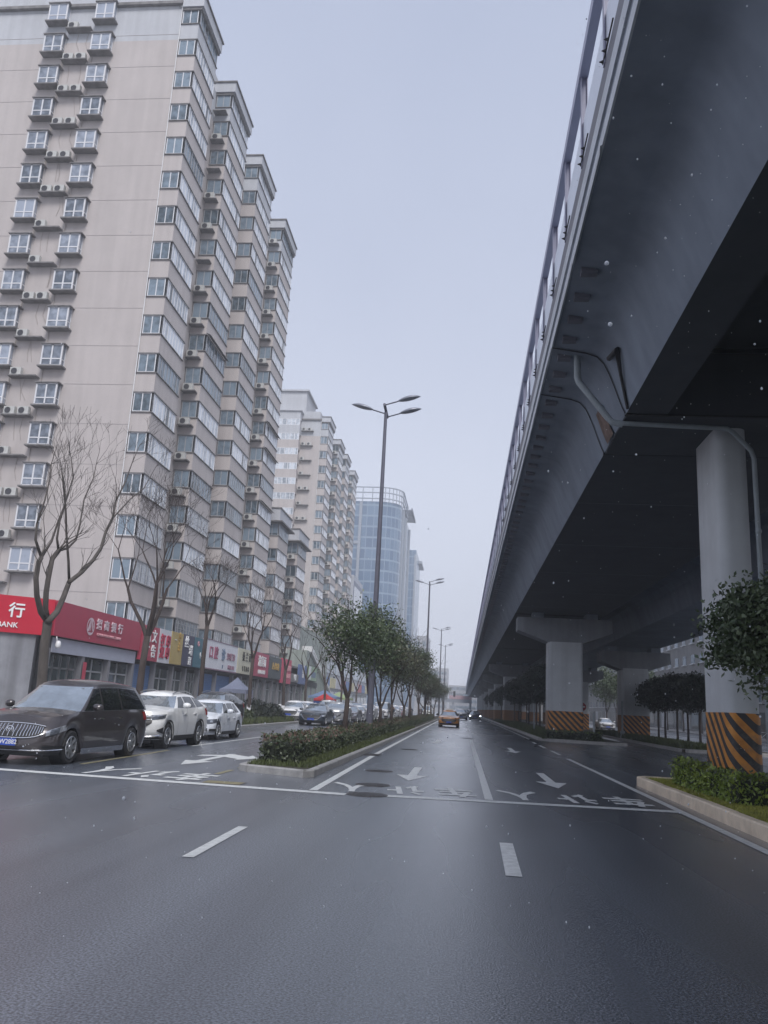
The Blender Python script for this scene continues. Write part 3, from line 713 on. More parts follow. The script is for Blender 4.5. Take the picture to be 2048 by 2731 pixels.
b2cols = [(144.6,150.6,False),(158.0,164.0,True),(168.0,173.8,False),(180.6,186.8,True)]
tower('apartment_building', 'second beige apartment block behind the first, with a stair bay and a rooftop hut', -4.95, 144.5, b2cols, gable_two, n=17, depth_end=189)

# lower block with canopied bays between the two towers
LB = empty('apartment_building', 'low beige block between the towers with two canopied bays only eight storeys high', 'apartment building', (0,0,0), 0, 'beige apartment blocks along the left pavement')
w = MB(); s = MB(); w.box(-34,-23.0,88.2,112,0,21.0,0)
rowz = [18.25+1.55-1.55-2.95*k+3.0 for k in range(6)]
for (y0,y1) in ((89.9,95.2),(101.2,106.8)):
    rows = [21.2-2.95*k for k in range(6)]
    for k, zt in enumerate(rows):
        w.box(-22.9,-21.4,y0+.002,y1,zt-2.95,zt-1.4); 
        window_row(LB,'f',y0,y1,-22.85,-21.45,zt,h=1.4,panes=2,glass=GLASS_F,face='Y',frame=FRAMED)
        window_row(LB,'r',y0+.08,y1-.08,0,-21.4,zt,h=1.4,panes=7,glass=GLASS_R if k%3 else GLASS_F,frame=FRAME if k%3 else FRAMED)
        for zz in (zt,zt-1.46): s.box(-22.9,-21.3,y0-.09,y0+.05,zz,zz+.06); s.box(-21.45,-21.3,y0+.05,y1+.05,zz,zz+.06)
        if y0 > 100: MB().box(-22.6,-21.6,y0-.7,y0-.004,zt-2.25,zt-2.15).build('ac_ledge', SLAB, LB); ac_unit(LB,-22.1,y0-.4,zt-2.148)
    s.box(-23.5,-20.9,y0-0.7,y1+1.2,21.3,21.45); w.box(-23.3,-21.3,y0-.3,y1+.8,21.45,22.9,1); s.box(-23.4,-21.2,y0-.4,y1+.9,22.9,23.05)
w.build('wall', [WALL, WALLW], LB); s.build('ledge', SLAB, LB)

# ================================================================== SHOP ROW
SR = empty('shop_row', 'low row of shop fronts with shutters and glass doors at the foot of the towers', 'shops')
GRAN = mat('grey_granite', (0.27,0.275,0.30), 0.5, 0.16, 1.5, streak=0.35)
PILL = mat('pillar_stone', (0.20,0.20,0.22), 0.5, 0.1, 2)
SHUT = mat('blue_shutter', (0.08,0.16,0.34), 0.45, 0.15, 3)
SHOPD = mat('shop_dark', (0.03,0.033,0.04), 0.5, 0.3, 1.0)
MG = mat('shop_glass', (0.055,0.075,0.08), 0.06, 0.5, 0.7, ior=1.7)
PALEP = mat('pale_panel', (0.42,0.44,0.52), 0.5, 0.05, 2)
ux, uy = 0.81, 0.586
def ch(t, d=0): return (-19-ux*t+uy*d, 36.5-uy*t-ux*d)      # point on the chamfered corner wall
w = MB()
w.prism([ch(0),ch(14),(-34,50.5),(-19.6,50.5),(-19.6,37)], lambda q:(q[0],q[1],5.2), lambda q:(q[0],q[1],5.4))
w.prism([ch(0.6,-0.05),ch(14,-0.05),(-34,50),(-19.8,50),(-19.8,37)], lambda q:(q[0],q[1],0.14), lambda q:(q[0],q[1],5.2))
w.build('wall', GRAN, SR)
MB().box(-19.9,-19.5,36.9,109,0.14,5.3).build('back_wall', SHOPD, SR)
MB().box(-23,-19.05,47,109,5.2,5.38).build('roof', SLAB, SR)
MB().box(-19.6,-19.1,36.8,109,3.35,3.95).build('lintel', SHOPD, SR)
MB().box(-19.12,-19.06,36.9,46.9,3.18,3.86).build('pale_fascia_panel', PALEP, SR)
for yy in (36.75,40.36,43.5,46.85,50.3,53.6,56.2,59.1,63.4,68.2,70.9,73.7,77.0,79.8,83,85.7,88.8,91.5,95,98.5,102,105,108.5):
    MB().box(-19.4,-19.08,yy-0.13,yy+0.13,0.14,3.36).build('pillar', PILL, SR)
def shopbay(y0,y1,kind):
    if kind == 'shutter':
        b = MB()
        for k in range(24): b.box(-19.4,-19.33-0.02*(k%2),y0,y1,0.2+k*0.125,0.2+(k+1)*0.125-0.012)
        b.build('roller_shutter', SHUT, SR)
    else:
        g = MB().box(-19.44,-19.40,y0,y1,0.2,3.1).build('shop_window' if kind == 'win' else 'glass_door', MG, SR)
        f = MB(); n = 2 if kind == 'win' else 4
        for i in range(n+1): f.box(-19.41,-19.34,y0+(y1-y0)*i/n-0.04,y0+(y1-y0)*i/n+0.04,0.2,3.1)
        f.box(-19.41,-19.34,y0,y1,2.45,2.53); f.box(-19.41,-19.34,y0,y1,0.2,0.3)
        if kind == 'door': f.box(-19.40,-19.33,y0,y1,1.15,1.2)
        f.build('window_frame', FRAMED if kind == 'win' else ALLOY, g)
bays = [(36.95,40.15,'door'),(40.6,43.3,'win'),(43.7,46.6,'win'),(47.1,50.1,'shutter'),(50.5,53.4,'win'),(53.8,56,'win'),(56.4,58.9,'door'),(59.3,63.2,'shutter'),(63.6,68,'shutter'),(68.4,70.7,'door'),(71.1,73.5,'door'),(73.9,76.8,'door'),(77.2,79.6,'door'),(80,82.8,'win'),(83.2,85.5,'door'),(85.9,88.6,'win'),(89,91.3,'door'),(91.7,94.8,'win'),(95.2,98.3,'door'),(98.7,101.8,'win'),(102.2,104.8,'door')]
for b_ in bays: shopbay(*b_)
MB().box(-18.99,-18.97,40.2,40.55,1.3,2.9).build('red_poster', mat('poster_red', (0.5,0.06,0.10), 0.5, 0.1, 3), SR)
b = MB().tube([(-18.9,36.9,3.9),(-18.85,36.9,3.7)],0.03,6); b.lathe([(0.001,3.72),(0.09,3.70),(0.13,3.55),(0.13,3.45),(0.09,3.38),(0.001,3.35)],(-18.8,36.95,0),n=12)
b.build('camera_dome', WHITEM, SR, smooth=True)

def sign(name, label, y0, y1, z0, z1, col, x=-18.85, th=0.22, frame=None):
    t = empty(name, label, 'shop sign', (x,(y0+y1)/2,(z0+z1)/2), 0, 'shop signs above the shop fronts')
    w, h = (y1-y0)/2-0.03, (z1-z0)/2
    MB().box(-th,0,-w,w,-h,h).build('board', mat('sign_'+name+'_%d' % int(y0), col, 0.4, 0.06, 1.5), t)
    if frame:
        f = MB(); f.box(-th,0.03,-w,w,-h-.08,-h+.0); f.box(-th,0.03,-w,w,h,h+.05); f.build('frame', frame, t)
    t['w'] = w
    return t
def st(t, body, size, y, z, m, sx=1, ext=0.02, bold=0.015, off=0.03):
    return text('lettering', body, size, (off, y, z), ROAD_ROT, m, t, ext=ext, sx=sx, bold=bold)
WT = mat('letter_white', (0.85,0.85,0.85), 0.4, 0.03, 3); RD = mat('letter_red', (0.50,0.03,0.08), 0.4, 0.05, 3); GD = mat('letter_gold', (0.55,0.36,0.10), 0.4, 0.1, 3)
DK = mat('letter_dark', (0.06,0.06,0.05), 0.5, 0.1, 3); MV = mat('letter_mauve', (0.32,0.18,0.24), 0.5, 0.1, 3); BL = mat('letter_slate', (0.16,0.22,0.32), 0.5, 0.1, 3)
PK = mat('letter_faint', (0.72,0.38,0.42), 0.5, 0.05, 3)
# bank sign on the road side
bs = sign('bank_sign', 'faded red bank sign with round emblem, facing the road above the grey panels', 36.55, 47.0, 3.93, 5.55, (0.42,0.045,0.085), x=-18.9, th=0.6)
e = MB(); ro, ri = 0.44, 0.36
for k in range(40):
    a, b_ = 2*math.pi*k/40, 2*math.pi*(k+1)/40
    e.add([(0.02,ro*math.cos(a),ro*math.sin(a)),(0.02,ro*math.cos(b_),ro*math.sin(b_)),(0.02,ri*math.cos(b_),ri*math.sin(b_)),(0.02,ri*math.cos(a),ri*math.sin(a))],[(0,1,2,3)])
def tri(*p): e.add([(0.025,q[0],q[1]) for q in p],[tuple(range(len(p)))])
tri((-0.34,-0.24),(-0.12,-0.24),(-0.06,-0.02),(-0.14,0.30)); tri((-0.13,0.36),(0.0,-0.2),(0.06,-0.2),(0.0,0.36)); tri((0.02,0.36),(0.22,-0.2),(0.30,-0.2),(0.15,0.36)); tri((-0.3,-0.30),(0.3,-0.30),(0.0,-0.43))
for k in range(4): tri((0.24,-0.12+k*.07),(0.40,-0.12+k*.07),(0.40,-0.09+k*.07),(0.24,-0.09+k*.07))
eo = e.build('emblem', mat('emblem_pink', (0.72,0.55,0.6), 0.5, 0.03, 3), bs); eo.location = (0.01,-1.55,-0.05)
PKW = mat('letter_pinkish', (0.74,0.58,0.63), 0.5, 0.04, 3)
for k, chh in enumerate('招商银行'): st(bs, chh, 0.56, 41.2+.9*k-41.775, 0.12, PKW, bold=0.02, sx=1.15)
st(bs, 'CHINA MERCHANTS BANK', 0.22, 42.6-41.775, -0.38, PK, bold=0, sx=1.15)
# corner part of the bank sign
bc = empty('bank_sign', 'bright red corner bank sign with large white characters, above the bare stone wall', 'shop sign', (ch(0,0.12)[0],ch(0,0.12)[1],4.72), math.atan2(uy,ux), 'shop signs above the shop fronts')
MB().box(-13,0.0,-0.0,0.5,-0.83,0.83).build('board', mat('sign_bank_bright', (0.52,0.015,0.04), 0.35, 0.05, 1.5), bc)
def cst(body, size, x, z, bold=0.02): return text('lettering', body, size, (x,-0.03,z), (R(90),0,0), WT, bc, ext=0.02, bold=bold)
cst('行', 0.70, -1.6, 0.14); cst('银', 0.70, -2.72, 0.14); cst('商', 0.70, -3.84, 0.14); cst('招', 0.70, -4.96, 0.14)
cst('CHINA MERCHANTS BANK', 0.33, -3.47, -0.50, 0.01)
# the other shop signs, from near to far
t = sign('shop_sign','red sign with four white characters for a print shop, next to the bank sign',47.1,49.85,3.45,5.5,(0.42,0.05,0.09)); st(t,'图 文',0.80,0,0.40,WT); st(t,'广 告',0.80,0,-0.50,WT)
t = sign('shop_sign','white narrow sign with heavy crimson characters beside the red print shop sign',49.9,52.0,3.45,5.52,(0.66,0.66,0.70)); st(t,'打 印',0.76,0.0,0.30,RD,bold=.04); st(t,'复 印',0.76,0,-0.45,RD,bold=.04)
t = sign('shop_sign','plain yellow ochre sign with faint small characters',52.1,54.3,3.48,5.55,(0.46,0.35,0.13)); st(t,'金\n工\n坊',0.42,0.35,0.42,GD); st(t,'一',0.4,-0.4,0.5,WT)
t = sign('shop_sign','dark slate sign with scattered white brush characters',54.35,56.7,3.48,5.57,(0.055,0.055,0.10)); st(t,'丝',0.85,-0.5,0.5,WT); st(t,'瑞',0.75,0.45,0.0,WT); st(t,'超',0.6,0.4,-0.72,WT)
t = sign('shop_sign','teal blue sign partly behind the third bare tree',56.75,59.0,3.5,5.57,(0.05,0.15,0.20)); st(t,'O',0.5,-0.3,0.6,PK); st(t,'卜',0.45,0.3,-0.2,WT)
t = sign('shop_sign','largest white sign with mauve characters above the two blue shutters',59.15,68.2,3.6,5.66,(0.72,0.73,0.78),frame=mat('mauve_frame',(0.28,0.18,0.24),0.5,0.1,3))
st(t,'口 腔',1.0,-2.3,0.1,mat('letter_rose',(0.36,0.10,0.17),0.5,0.1,3)); st(t,'诊',1.0,0.3,0.08,BL); st(t,'牙科门诊',0.6,2.5,0.05,MV); st(t,'牙',0.3,0.3,-0.78,BL); st(t,'种植牙·正畸',0.36,2.7,-0.76,MV,bold=0)
t = sign('shop_sign','cream sign with dark green characters between the white and the red sign',68.4,73.6,3.58,5.68,(0.62,0.60,0.47)); st(t,'桑 兰 面',0.85,0.2,0.35,DK,bold=.0); st(t,'牛 羊 肉 串',0.5,0,-0.65,DK,bold=0)
t = sign('shop_sign','square red noodle shop sign with three tall white characters',73.85,79.7,3.58,5.75,(0.42,0.055,0.11)); st(t,'渝宴面',1.05,0.1,0.25,WT,sx=1.0); st(t,'重庆小面·老味道',0.40,0.1,-0.68,WT,bold=0.01)
t = sign('shop_sign','dark green sign with small gold characters behind a bare tree',79.85,85.5,3.6,5.7,(0.06,0.075,0.08)); st(t,'上·大红袍',0.75,0.0,0.1,GD)
t = sign('shop_sign','tall bright pinkish red sign hanging lower than its neighbours',85.8,90.6,3.3,5.85,(0.55,0.07,0.13)); st(t,'百货超市',0.6,1.0,0.3,PK); st(t,'烟酒茶糖',0.5,1.0,-0.5,PK,bold=0)
t = sign('shop_sign','grey brown sign with white letters, below a dark window',90.8,95.0,3.6,4.5,(0.20,0.19,0.19)); st(t,'鸭货',0.7,0,0,WT)
t = sign('shop_sign','tall blue notice sign with white panels at the end of the shop row',95.2,99.8,3.5,5.7,(0.11,0.16,0.33)); st(t,'口腔\n美容\n宾馆',0.5,0,0.3,WT)
t = sign('advert_board','green and white advertising board in a dark frame on the pale end wall',101.0,106.8,4.1,5.9,(0.32,0.45,0.30),frame=DARKM); MB().box(0.0,0.02,-2.6,-1.2,-0.8,0.8).build('white_panel', WHITEM, t); MB().box(0.002,0.015,-0.8,2.2,-0.5,0.2).build('blue_panel', BL, t)

# pale mall wall with its slanting white roof edge
ML = empty('mall_building', 'pale green mall front with a slanting white roof edge past the shop row', 'building')
MALLW = mat('mall_wall', (0.34,0.38,0.35), 0.7, 0.1, 0.8, streak=0.2)
MB().prism([(101,0.14),(127,0.14),(123,2.3),(104,7.7),(101,7.7)], lambda q:(-19.2,q[0],q[1]), lambda q:(-30,q[0],q[1])).build('wall', MALLW, ML)
MB().prism([(102.5,8.3),(104.0,8.0),(129.5,0.14),(127,0.14),(121,2.6),(102.5,7.6)], lambda q:(-18.9,q[0],q[1]), lambda q:(-20.2,q[0],q[1])).build('slanting_beam', mat('mall_white',(0.74,0.74,0.74),0.5,0.05,2), ML)
MB().box(-45,-23,109.5,140,5.4,12).build('upper_storey', MALLW, ML)
MP = empty('shopping_podium', 'long pale podium of shops at the foot of the second tower, behind the trees', 'building')
b = MB(); b.box(-45,-24.5,130,215,0,9.5); b.build('wall', mat('podium_wall',(0.42,0.44,0.48),0.7,0.12,0.5,streak=0.2), MP)
for k in range(12):
    MB().box(-24.5,-24.35,131+k*7,137+k*7,0.5,3.6).build('shop_window', MG, MP)
    MB().box(-24.5,-24.1,131+k*7,137+k*7,4.2,6.0).build('sign_board', [mat('sb%d'%(k%4), [(0.5,0.5,0.55),(0.4,0.08,0.1),(0.12,0.2,0.4),(0.55,0.5,0.3)][k%4],0.5,0.1,2)], MP)
    MB().box(-24.5,-24.38,131+k*7,137+k*7,6.8,8.8).build('upper_window', GLASS_F, MP)
WS = empty('media_screen', 'blank white screen in a dark frame on a stepped pale block before the glass tower', 'screen')
MB().box(-40,-26.2,190,207,0,31.2).build('block', mat('screen_block',(0.45,0.47,0.52),0.7,0.08,0.5), WS)
MB().box(-26.2,-26.0,190.5,206.5,9,29.8).build('frame', mat('screen_frame',(0.16,0.18,0.25),0.5,0.08,1), WS)
MB().box(-26.0,-25.9,190.5,205.3,9,28.6).build('panel', mat('screen_panel',(0.72,0.74,0.78),0.5,0.04,1), WS)

# ================================================================== FAR TOWERS
def grid_glass(name, a, b_, line, sx, sz):
    m = bpy.data.materials.new(name); m.use_nodes = True; t = m.node_tree; p = t.nodes['Principled BSDF']
    g = t.nodes.new('ShaderNodeTexCoord'); sep = t.nodes.new('ShaderNodeSeparateXYZ'); t.links.new(g.outputs['Object'], sep.inputs[0])
    def mm(op, *a_):
        n = t.nodes.new('ShaderNodeMath'); n.operation = op
        for i, q in enumerate(a_):
            if isinstance(q, (int,float)): n.inputs[i].default_value = q
            else: t.links.new(q, n.inputs[i])
        return n.outputs[0]
    h = mm('ADD', sep.outputs['X'], sep.outputs['Y'])
    fx = mm('LESS_THAN', mm('FRACT', mm('DIVIDE', h, sx)), 0.10); fz = mm('LESS_THAN', mm('FRACT', mm('DIVIDE', sep.outputs['Z'], sz)), 0.16)
    ln = mm('MAXIMUM', fx, fz)
    wn = t.nodes.new('ShaderNodeTexWhiteNoise'); cb = t.nodes.new('ShaderNodeCombineXYZ')
    t.links.new(mm('FLOOR', mm('DIVIDE', h, sx)), cb.inputs[0]); t.links.new(mm('FLOOR', mm('DIVIDE', sep.outputs['Z'], sz)), cb.inputs[2]); t.links.new(cb.outputs[0], wn.inputs[0])
    mx = t.nodes.new('ShaderNodeMixRGB'); t.links.new(wn.outputs['Value'], mx.inputs[0]); mx.inputs[1].default_value = tuple(a)+(1,); mx.inputs[2].default_value = tuple(b_)+(1,)
    m2 = t.nodes.new('ShaderNodeMixRGB'); t.links.new(ln, m2.inputs[0]); t.links.new(mx.outputs[0], m2.inputs[1]); m2.inputs[2].default_value = tuple(line)+(1,)
    t.links.new(m2.outputs[0], p.inputs['Base Color']); p.inputs['Roughness'].default_value = 0.2; p.inputs['IOR'].default_value = 1.8
    return m
TG = grid_glass('tower_glass', (0.06,0.12,0.22), (0.12,0.20,0.31), (0.22,0.30,0.39), 2.3, 3.6)
TWH = mat('tower_pale', (0.30,0.33,0.38), 0.6, 0.05, 0.3)
GT = empty('glass_tower', 'blue glass office tower with a rounded corner and open ring on its roof', 'office tower', (0,0,0))
def rounded(x0, x1, y0, y1, r):
    p = [(x0,y0)]
    for i in range(9): a = R(-90+90*i/8); p.append((x1-r+r*math.cos(a), y0+r+r*math.sin(a)))
    return p+[(x1,y1),(x0,y1)]
MB().prism(rounded(-48,-21.6,258,300,7), lambda q:(q[0],q[1],0), lambda q:(q[0],q[1],66.3)).build('glass_body', TG, GT)
fins = MB()
for xx in (-45.5,-42.2,-38.2,-34.6): fins.box(xx-.45,xx+.45,257.4,258.0,0,66)
for yy in (268,280,299.5): fins.box(-21.7,-21.0,yy-.4,yy+.4,4,66)
fins.box(-48,-35,257.6,258,52,53); fins.box(-21.7,-21.2,268,300,22,23)
fins.build('pale_fin', TWH, GT)
rg = MB()
P_ = rounded(-48,-21.2,257.6,285,7)
for z in (67.2,69.2,71.0):
    for a,b_ in zip(P_[:-1],P_[1:]):
        rg.tube([(a[0],a[1],z),(b_[0],b_[1],z)], 0.22, 4)
for (a,b_) in P_[1:-1]: rg.tube([(a,b_,66),(a,b_,71)],0.18,4)
for xx in np.arange(-47,-28,3.2): rg.tube([(xx,257.6,66),(xx,257.6,71)],0.18,4)
rg.build('roof_ring', TWH, GT)
lv = MB()
for yy in np.arange(286,304,2.2): lv.box(-24,-19.6,yy,yy+1.2,70.0,70.6)
lv.box(-20.0,-19.6,285,305,69.9,70.9); lv.box(-24,-23.4,285,305,66,70.9); lv.build('louvre_canopy', mat('louvre',(0.16,0.18,0.22),0.5,0.1,1), GT)
G2 = empty('glass_tower', 'farther hazy tower half hidden behind the rounded glass tower', 'office tower', (0,0,0))
MB().box(-40,-21.6,350,384,0,68).build('glass_body', TG, G2)
MB().box(-26,-25.2,349.5,350,0,68).box(-22.3,-21.5,349.5,350,0,66).build('pale_fin', TWH, G2)
MB().box(-25,-20.2,372,392,66,67.2).box(-24,-23,372,392,60,66).build('louvre_canopy', TWH, G2)
FB = empty('low_tower', 'pale far block with square windows between the glass towers and the lamp posts', 'building', (0,0,0))
MB().box(-32,-18.0,420,450,0,37).build('wall', mat('far_block',(0.36,0.36,0.38),0.8,0.08,0.2), FB)
for i in range(4):
    for j in range(7): MB().box(-30+i*3.1,-28.4+i*3.1,419.85,420,6+j*4.3,8.4+j*4.3).build('window', GLASS_F, FB)
for (x,y,w_,d,h,lab) in ((-15,520,12,20,26,'hazy low block at the far end of the road, left of the footbridge'),(2,560,22,20,17,'hazy pale building closing the far end of the road')):
    FB2 = empty('far_building', lab, 'building', (x,y,0)); MB().box(-w_/2,w_/2,0,d,0,h).build('wall', mat('far_block',(0.36,0.36,0.38)), FB2)
    for j in range(int(h/4)): MB().box(-w_/2+1,w_/2-1,-0.1,0,2+j*4,3.8+j*4).build('window', GLASS_F, FB2)
FT = empty('footbridge', 'hazy footbridge with a pale red banner crossing the far end of the road', 'footbridge', (0,400,0))
MB().box(-24,4.6,0,3,4.6,5.4).build('deck', TWH, FT); MB().box(-24,4.6,-.1,0,5.4,6.4).build('railing', TWH, FT); MB().box(-6,4.5,-.3,-.15,6.2,7.9).build('banner', mat('banner',(0.50,0.30,0.33),0.7,0.1,0.5), FT)
for xx in (-20,-4.2,4): MB().box(xx-.5,xx+.5,0.5,2.5,0,4.6).build('column', TWH, FT)
# buildings beyond the right-hand road
GW = mat('right_wall', (0.24,0.235,0.24), 0.8, 0.12, 0.4, streak=0.3)
for (x,y0,y1,h,lab) in ((24,262,290,26,'far grey building closing the view between the striped piers'),(33,40,118,24,'grey street building with barred windows seen under the overpass at right'),(36,122,310,22,'far grey building behind the parked white van under the overpass')):
    B = empty('street_building', lab, 'building', (x,y0,0)); MB().box(0,14,0,y1-y0,0,h).build('wall', GW, B)
    for k in range(int((y1-y0)/5)):
        for j in range(1,int(h/3.2)):
            w_ = MB().box(-0.06,0.0,1.5+k*5,3.6+k*5,j*3.2+0.8,j*3.2+2.2).build('window', GLASS_F, B)
            MB().box(-0.3,0.0,1.3+k*5,3.8+k*5,j*3.2+0.66,j*3.2+0.78).build('window_ledge', FRAME, w_)
        MB().box(-0.06,0,0.6+k*5,4.4+k*5,0.3,2.9).build('shop_window', [mat('lit_shop',(0.4,0.42,0.45),0.3,0.3,0.8)] if k%3==0 else [MG], B)
# ================================================================== VEGETATION
def branch(mb, p, d, ln, r, lev, rnd, tips, up=0.25, spread=0.55, nseg=4, kids=(2,3), shrink=0.72, minr=0.006, sides=None):
    pts = [p.copy()]; rad = [r]; q = p.copy(); dd = d.normalized()
    for i in range(nseg):
        dd = (dd + Vector((rnd.gauss(0,.10),rnd.gauss(0,.10),rnd.gauss(0,.06)+up*0.12))).normalized()
        q = q + dd*ln/nseg; pts.append(q.copy()); rad.append(max(minr, r*(1-0.38*(i+1)/nseg)))
    mb.tube(pts, rad, 7 if r > 0.05 else (5 if r > 0.02 else 3), cap=False)
    if lev <= 0: tips.append(q.copy()); return
    if lev <= 3: tips.append(pts[-2].copy())
    n = rnd.choice(kids)
    for k in range(n):
        a = dd.orthogonal().normalized(); a.rotate(Matrix.Rotation(2*math.pi*(k/n)+rnd.uniform(-.5,.5), 3, dd))
        nd = (dd*math.cos(spread) + a*math.sin(spread)*rnd.uniform(.7,1.25) + Vector((0,0,up))).normalized()
        st_ = pts[-1] if k == 0 or rnd.random() < .5 else pts[-2]
        branch(mb, st_, nd, ln*shrink*rnd.uniform(.8,1.15), max(minr, rad[-1]*rnd.uniform(.62,.8)), lev-1, rnd, tips, up, spread, nseg, kids, shrink, minr)

def bare_tree(x, y, label, seed, h=9.5, fork=4.0, lean=(0,0), nl=3, r=0.13, lev=5, washed=True, group='bare street trees along the left pavement'):
    rnd = random.Random(seed); t = empty('bare_tree', label, 'tree', (x,y,0.12), 0, group)
    tr = MB(); top = Vector((lean[0]*fork, lean[1]*fork, fork))
    pts = [Vector((0,0,0)), Vector((lean[0]*fork*.2+.03,lean[1]*fork*.2,fork*.3)), Vector((lean[0]*fork*.6-.02,lean[1]*fork*.6,fork*.65)), top]
    tr.tube(pts, [r*1.25,r*1.02,r*.92,r*.86], 10)
    tr.build('trunk', BARK, t, smooth=True)
    if washed: MB().tube([(0,0,0.0),(0.012,0,.5),(lean[0]*1.0+.025,lean[1]*1.0,1.05)], [r*1.29,r*1.16,r*1.08], 10).build('white_base', BARKW, t, smooth=True)
    b = MB(); tips = []
    for k in range(nl):
        a = 2*math.pi*k/nl+rnd.uniform(-.4,.4); d = Vector((math.cos(a)*.42, math.sin(a)*.42, 1))
        branch(b, top-Vector((0,0,.1)), d, (h-fork)*0.36, r*0.62, lev, rnd, tips, up=0.22, spread=0.50, minr=0.005)
    b.build('crown', BARK, t, smooth=True); return t
# first tree: limbs traced from their own place in the street (x = -13 plane)
def p13(zx, zy, X=-13.0):
    d = ray(zx/2.765, 1100+zy/2.765); s = X/d.x; return Vector((X, d.y*s, CAMH+d.z*s))
def first_tree():
    base = Vector((-13.0, 24.95, 0.12)); t = empty('bare_tree','nearest bare tree with a pale three-way fork rising behind the dark van','tree',base,0,'bare street trees along the left pavement')
    L_ = lambda q: q-base
    f0 = p13(352,1545); MB().tube([Vector((0,0,0)),Vector((.02,-.05,1.0)),L_(p13(330,1700)),L_(p13(345,1600)),L_(f0)],[.19,.155,.145,.14,.15],12).build('trunk', BARKL, t, smooth=True)
    b = MB(); rnd = random.Random(5); tips = []
    limbs = [([(352,1545),(300,1470),(272,1350),(265,1220),(285,1100),(305,1070)],.095,.07,-13.05),
             ([(352,1545),(335,1450),(340,1330),(355,1230),(385,1080),(432,1020)],.10,.075,-13.2),
             ([(352,1545),(420,1470),(465,1370),(510,1250)],.10,.08,-12.9),
             ([(510,1250),(600,1180),(690,1085),(745,1000),(780,880),(830,780),(855,650)],.075,.04,-12.7),
             ([(510,1250),(505,1100),(490,900),(485,720),(465,520),(455,420)],.05,.02,-13.1),
             ([(305,1070),(262,940),(272,820)],.05,.035,-13.1),([(272,820),(330,650),(370,480),(378,380)],.03,.018,-13.1),
             ([(305,1070),(380,950),(430,800),(470,700),(540,480),(525,340)],.045,.016,-13.3),
             ([(432,1020),(420,930),(440,800),(480,680),(480,560)],.045,.02,-13.2),
             ([(432,1020),(500,1000),(560,940),(590,820),(620,640),(690,480),(710,380)],.045,.014,-13.3),
             ([(855,650),(920,520),(975,370),(1030,240)],.035,.012,-12.7),([(830,780),(960,640),(1060,560),(1150,400)],.03,.012,-12.5)]
    for pts, r0, r1, X in limbs:
        P_ = [L_(p13(q[0],q[1],X)) for q in pts]; n = len(P_)
        b.tube(P_, [r0+(r1-r0)*i/(n-1) for i in range(n)], 8)
        for i in range(2, n):
            for _ in range(2 if r0 < .06 else 1):
                dd = (P_[i]-P_[i-1]).normalized(); sd_ = Vector((rnd.gauss(0,.6),rnd.gauss(0,.8),rnd.uniform(.1,.8)))
                if i >= 2 and P_[i].z > 4.3: branch(b, P_[i], (dd+sd_).normalized(), rnd.uniform(.5,.95), max(.009,r1*.5), 2, rnd, tips, up=.25, spread=.5, minr=.0045)
        if r0 < .05: branch(b, P_[-1], (P_[-1]-P_[-2]).normalized(), .7, r1*.8, 3, rnd, tips, up=.3, spread=.4, minr=.0045)
    b.build('crown', BARKL, t, smooth=True)
first_tree()
bare_tree(-13.0,32.7,'second bare tree, dark and densely twigged, in front of the red print shop sign',11,h=10.0,fork=3.7,lean=(0.02,0.03),nl=4,r=.15,lev=6,washed=False)
bare_tree(-13.0,40.7,'third bare tree, in front of the teal shop sign',12,h=8.9,fork=4.9,lean=(0,0.02),nl=3,r=.12,lev=5)
bare_tree(-13.0,50.5,'fourth bare tree with a white painted foot beside the small white hatchback',13,h=8.9,fork=3.9,lean=(0.0,0.03),nl=3,r=.12,lev=5)
bare_tree(-13.0,60.4,'fifth bare tree, standing at the nose of the first white parked car',14,h=9.2,fork=3.6,nl=3,r=.12,lev=5)
bare_tree(-13.0,69.0,'sixth bare tree with a white foot, in front of the tall blue notice sign',15,h=8.4,fork=3.2,nl=3,r=.11,lev=5)
for i,(y,lab) in enumerate(((79,'seventh bare tree from the van, beside the red canopy tent'),(90,'eighth bare tree, just past the red canopy tent'),(103,'ninth bare tree, in front of the slanting white beam'),(118,'tenth bare tree, beyond the slanting white beam'),(134,'farthest bare tree of the left row, before the shopping podium'))):
    bare_tree(-13.0,y,lab,20+i,h=8.6,fork=3.0,nl=3,r=.12,lev=4,washed=False)

def leafy_tree(name, label, loc, seed, fork=1.4, zc=4.1, rx=1.5, rz=1.5, ncl=90, per=70, ls=0.075, m=LEAF, tr=0.09, group=None, stems=3, cl=0.30, clip=False):
    rnd = random.Random(seed); t = empty(name, label, 'tree', loc, rnd.uniform(0,6), group)
    b = MB(); tips = []
    b.tube([(0,0,0),(.02,.02,fork*.5),(0,0,fork)], [tr*1.15,tr,tr*.9], 9)
    for k in range(stems):
        a = 2*math.pi*k/stems+rnd.uniform(-.5,.5)
        branch(b, Vector((0,0,fork-.05)), Vector((math.cos(a)*.38,math.sin(a)*.38,1)), (zc-fork)*.62, tr*.62, 3, rnd, tips, up=.12, spread=.5, shrink=.75, minr=.007)
    b.build('trunk', BARK, t, smooth=True)
    C = []
    g = np.random.default_rng(seed)
    n = 0
    while n < ncl:
        v = g.normal(size=3); v /= np.linalg.norm(v); rr_ = (g.uniform(.62,1.0) if clip else g.uniform(.35,1.05))
        c0 = np.array([v[0]*rx*rr_, v[1]*rx*rr_, zc+v[2]*rz*rr_])
        if not clip and v[2] < -0.5 and g.random() < .5: continue
        k = int(per*g.uniform(.6,1.3)); C.append(c0+g.normal(size=(k,3))*np.array([cl,cl,cl*.75])*(0.5 if clip else g.uniform(.6,1.1))); n += 1
    C = np.concatenate(C)
    P_, F = leaf_quads(C, ls); npmesh('crown', P_, F, m, t)
    return t
GM = 'evergreen trees planted in the median strip'
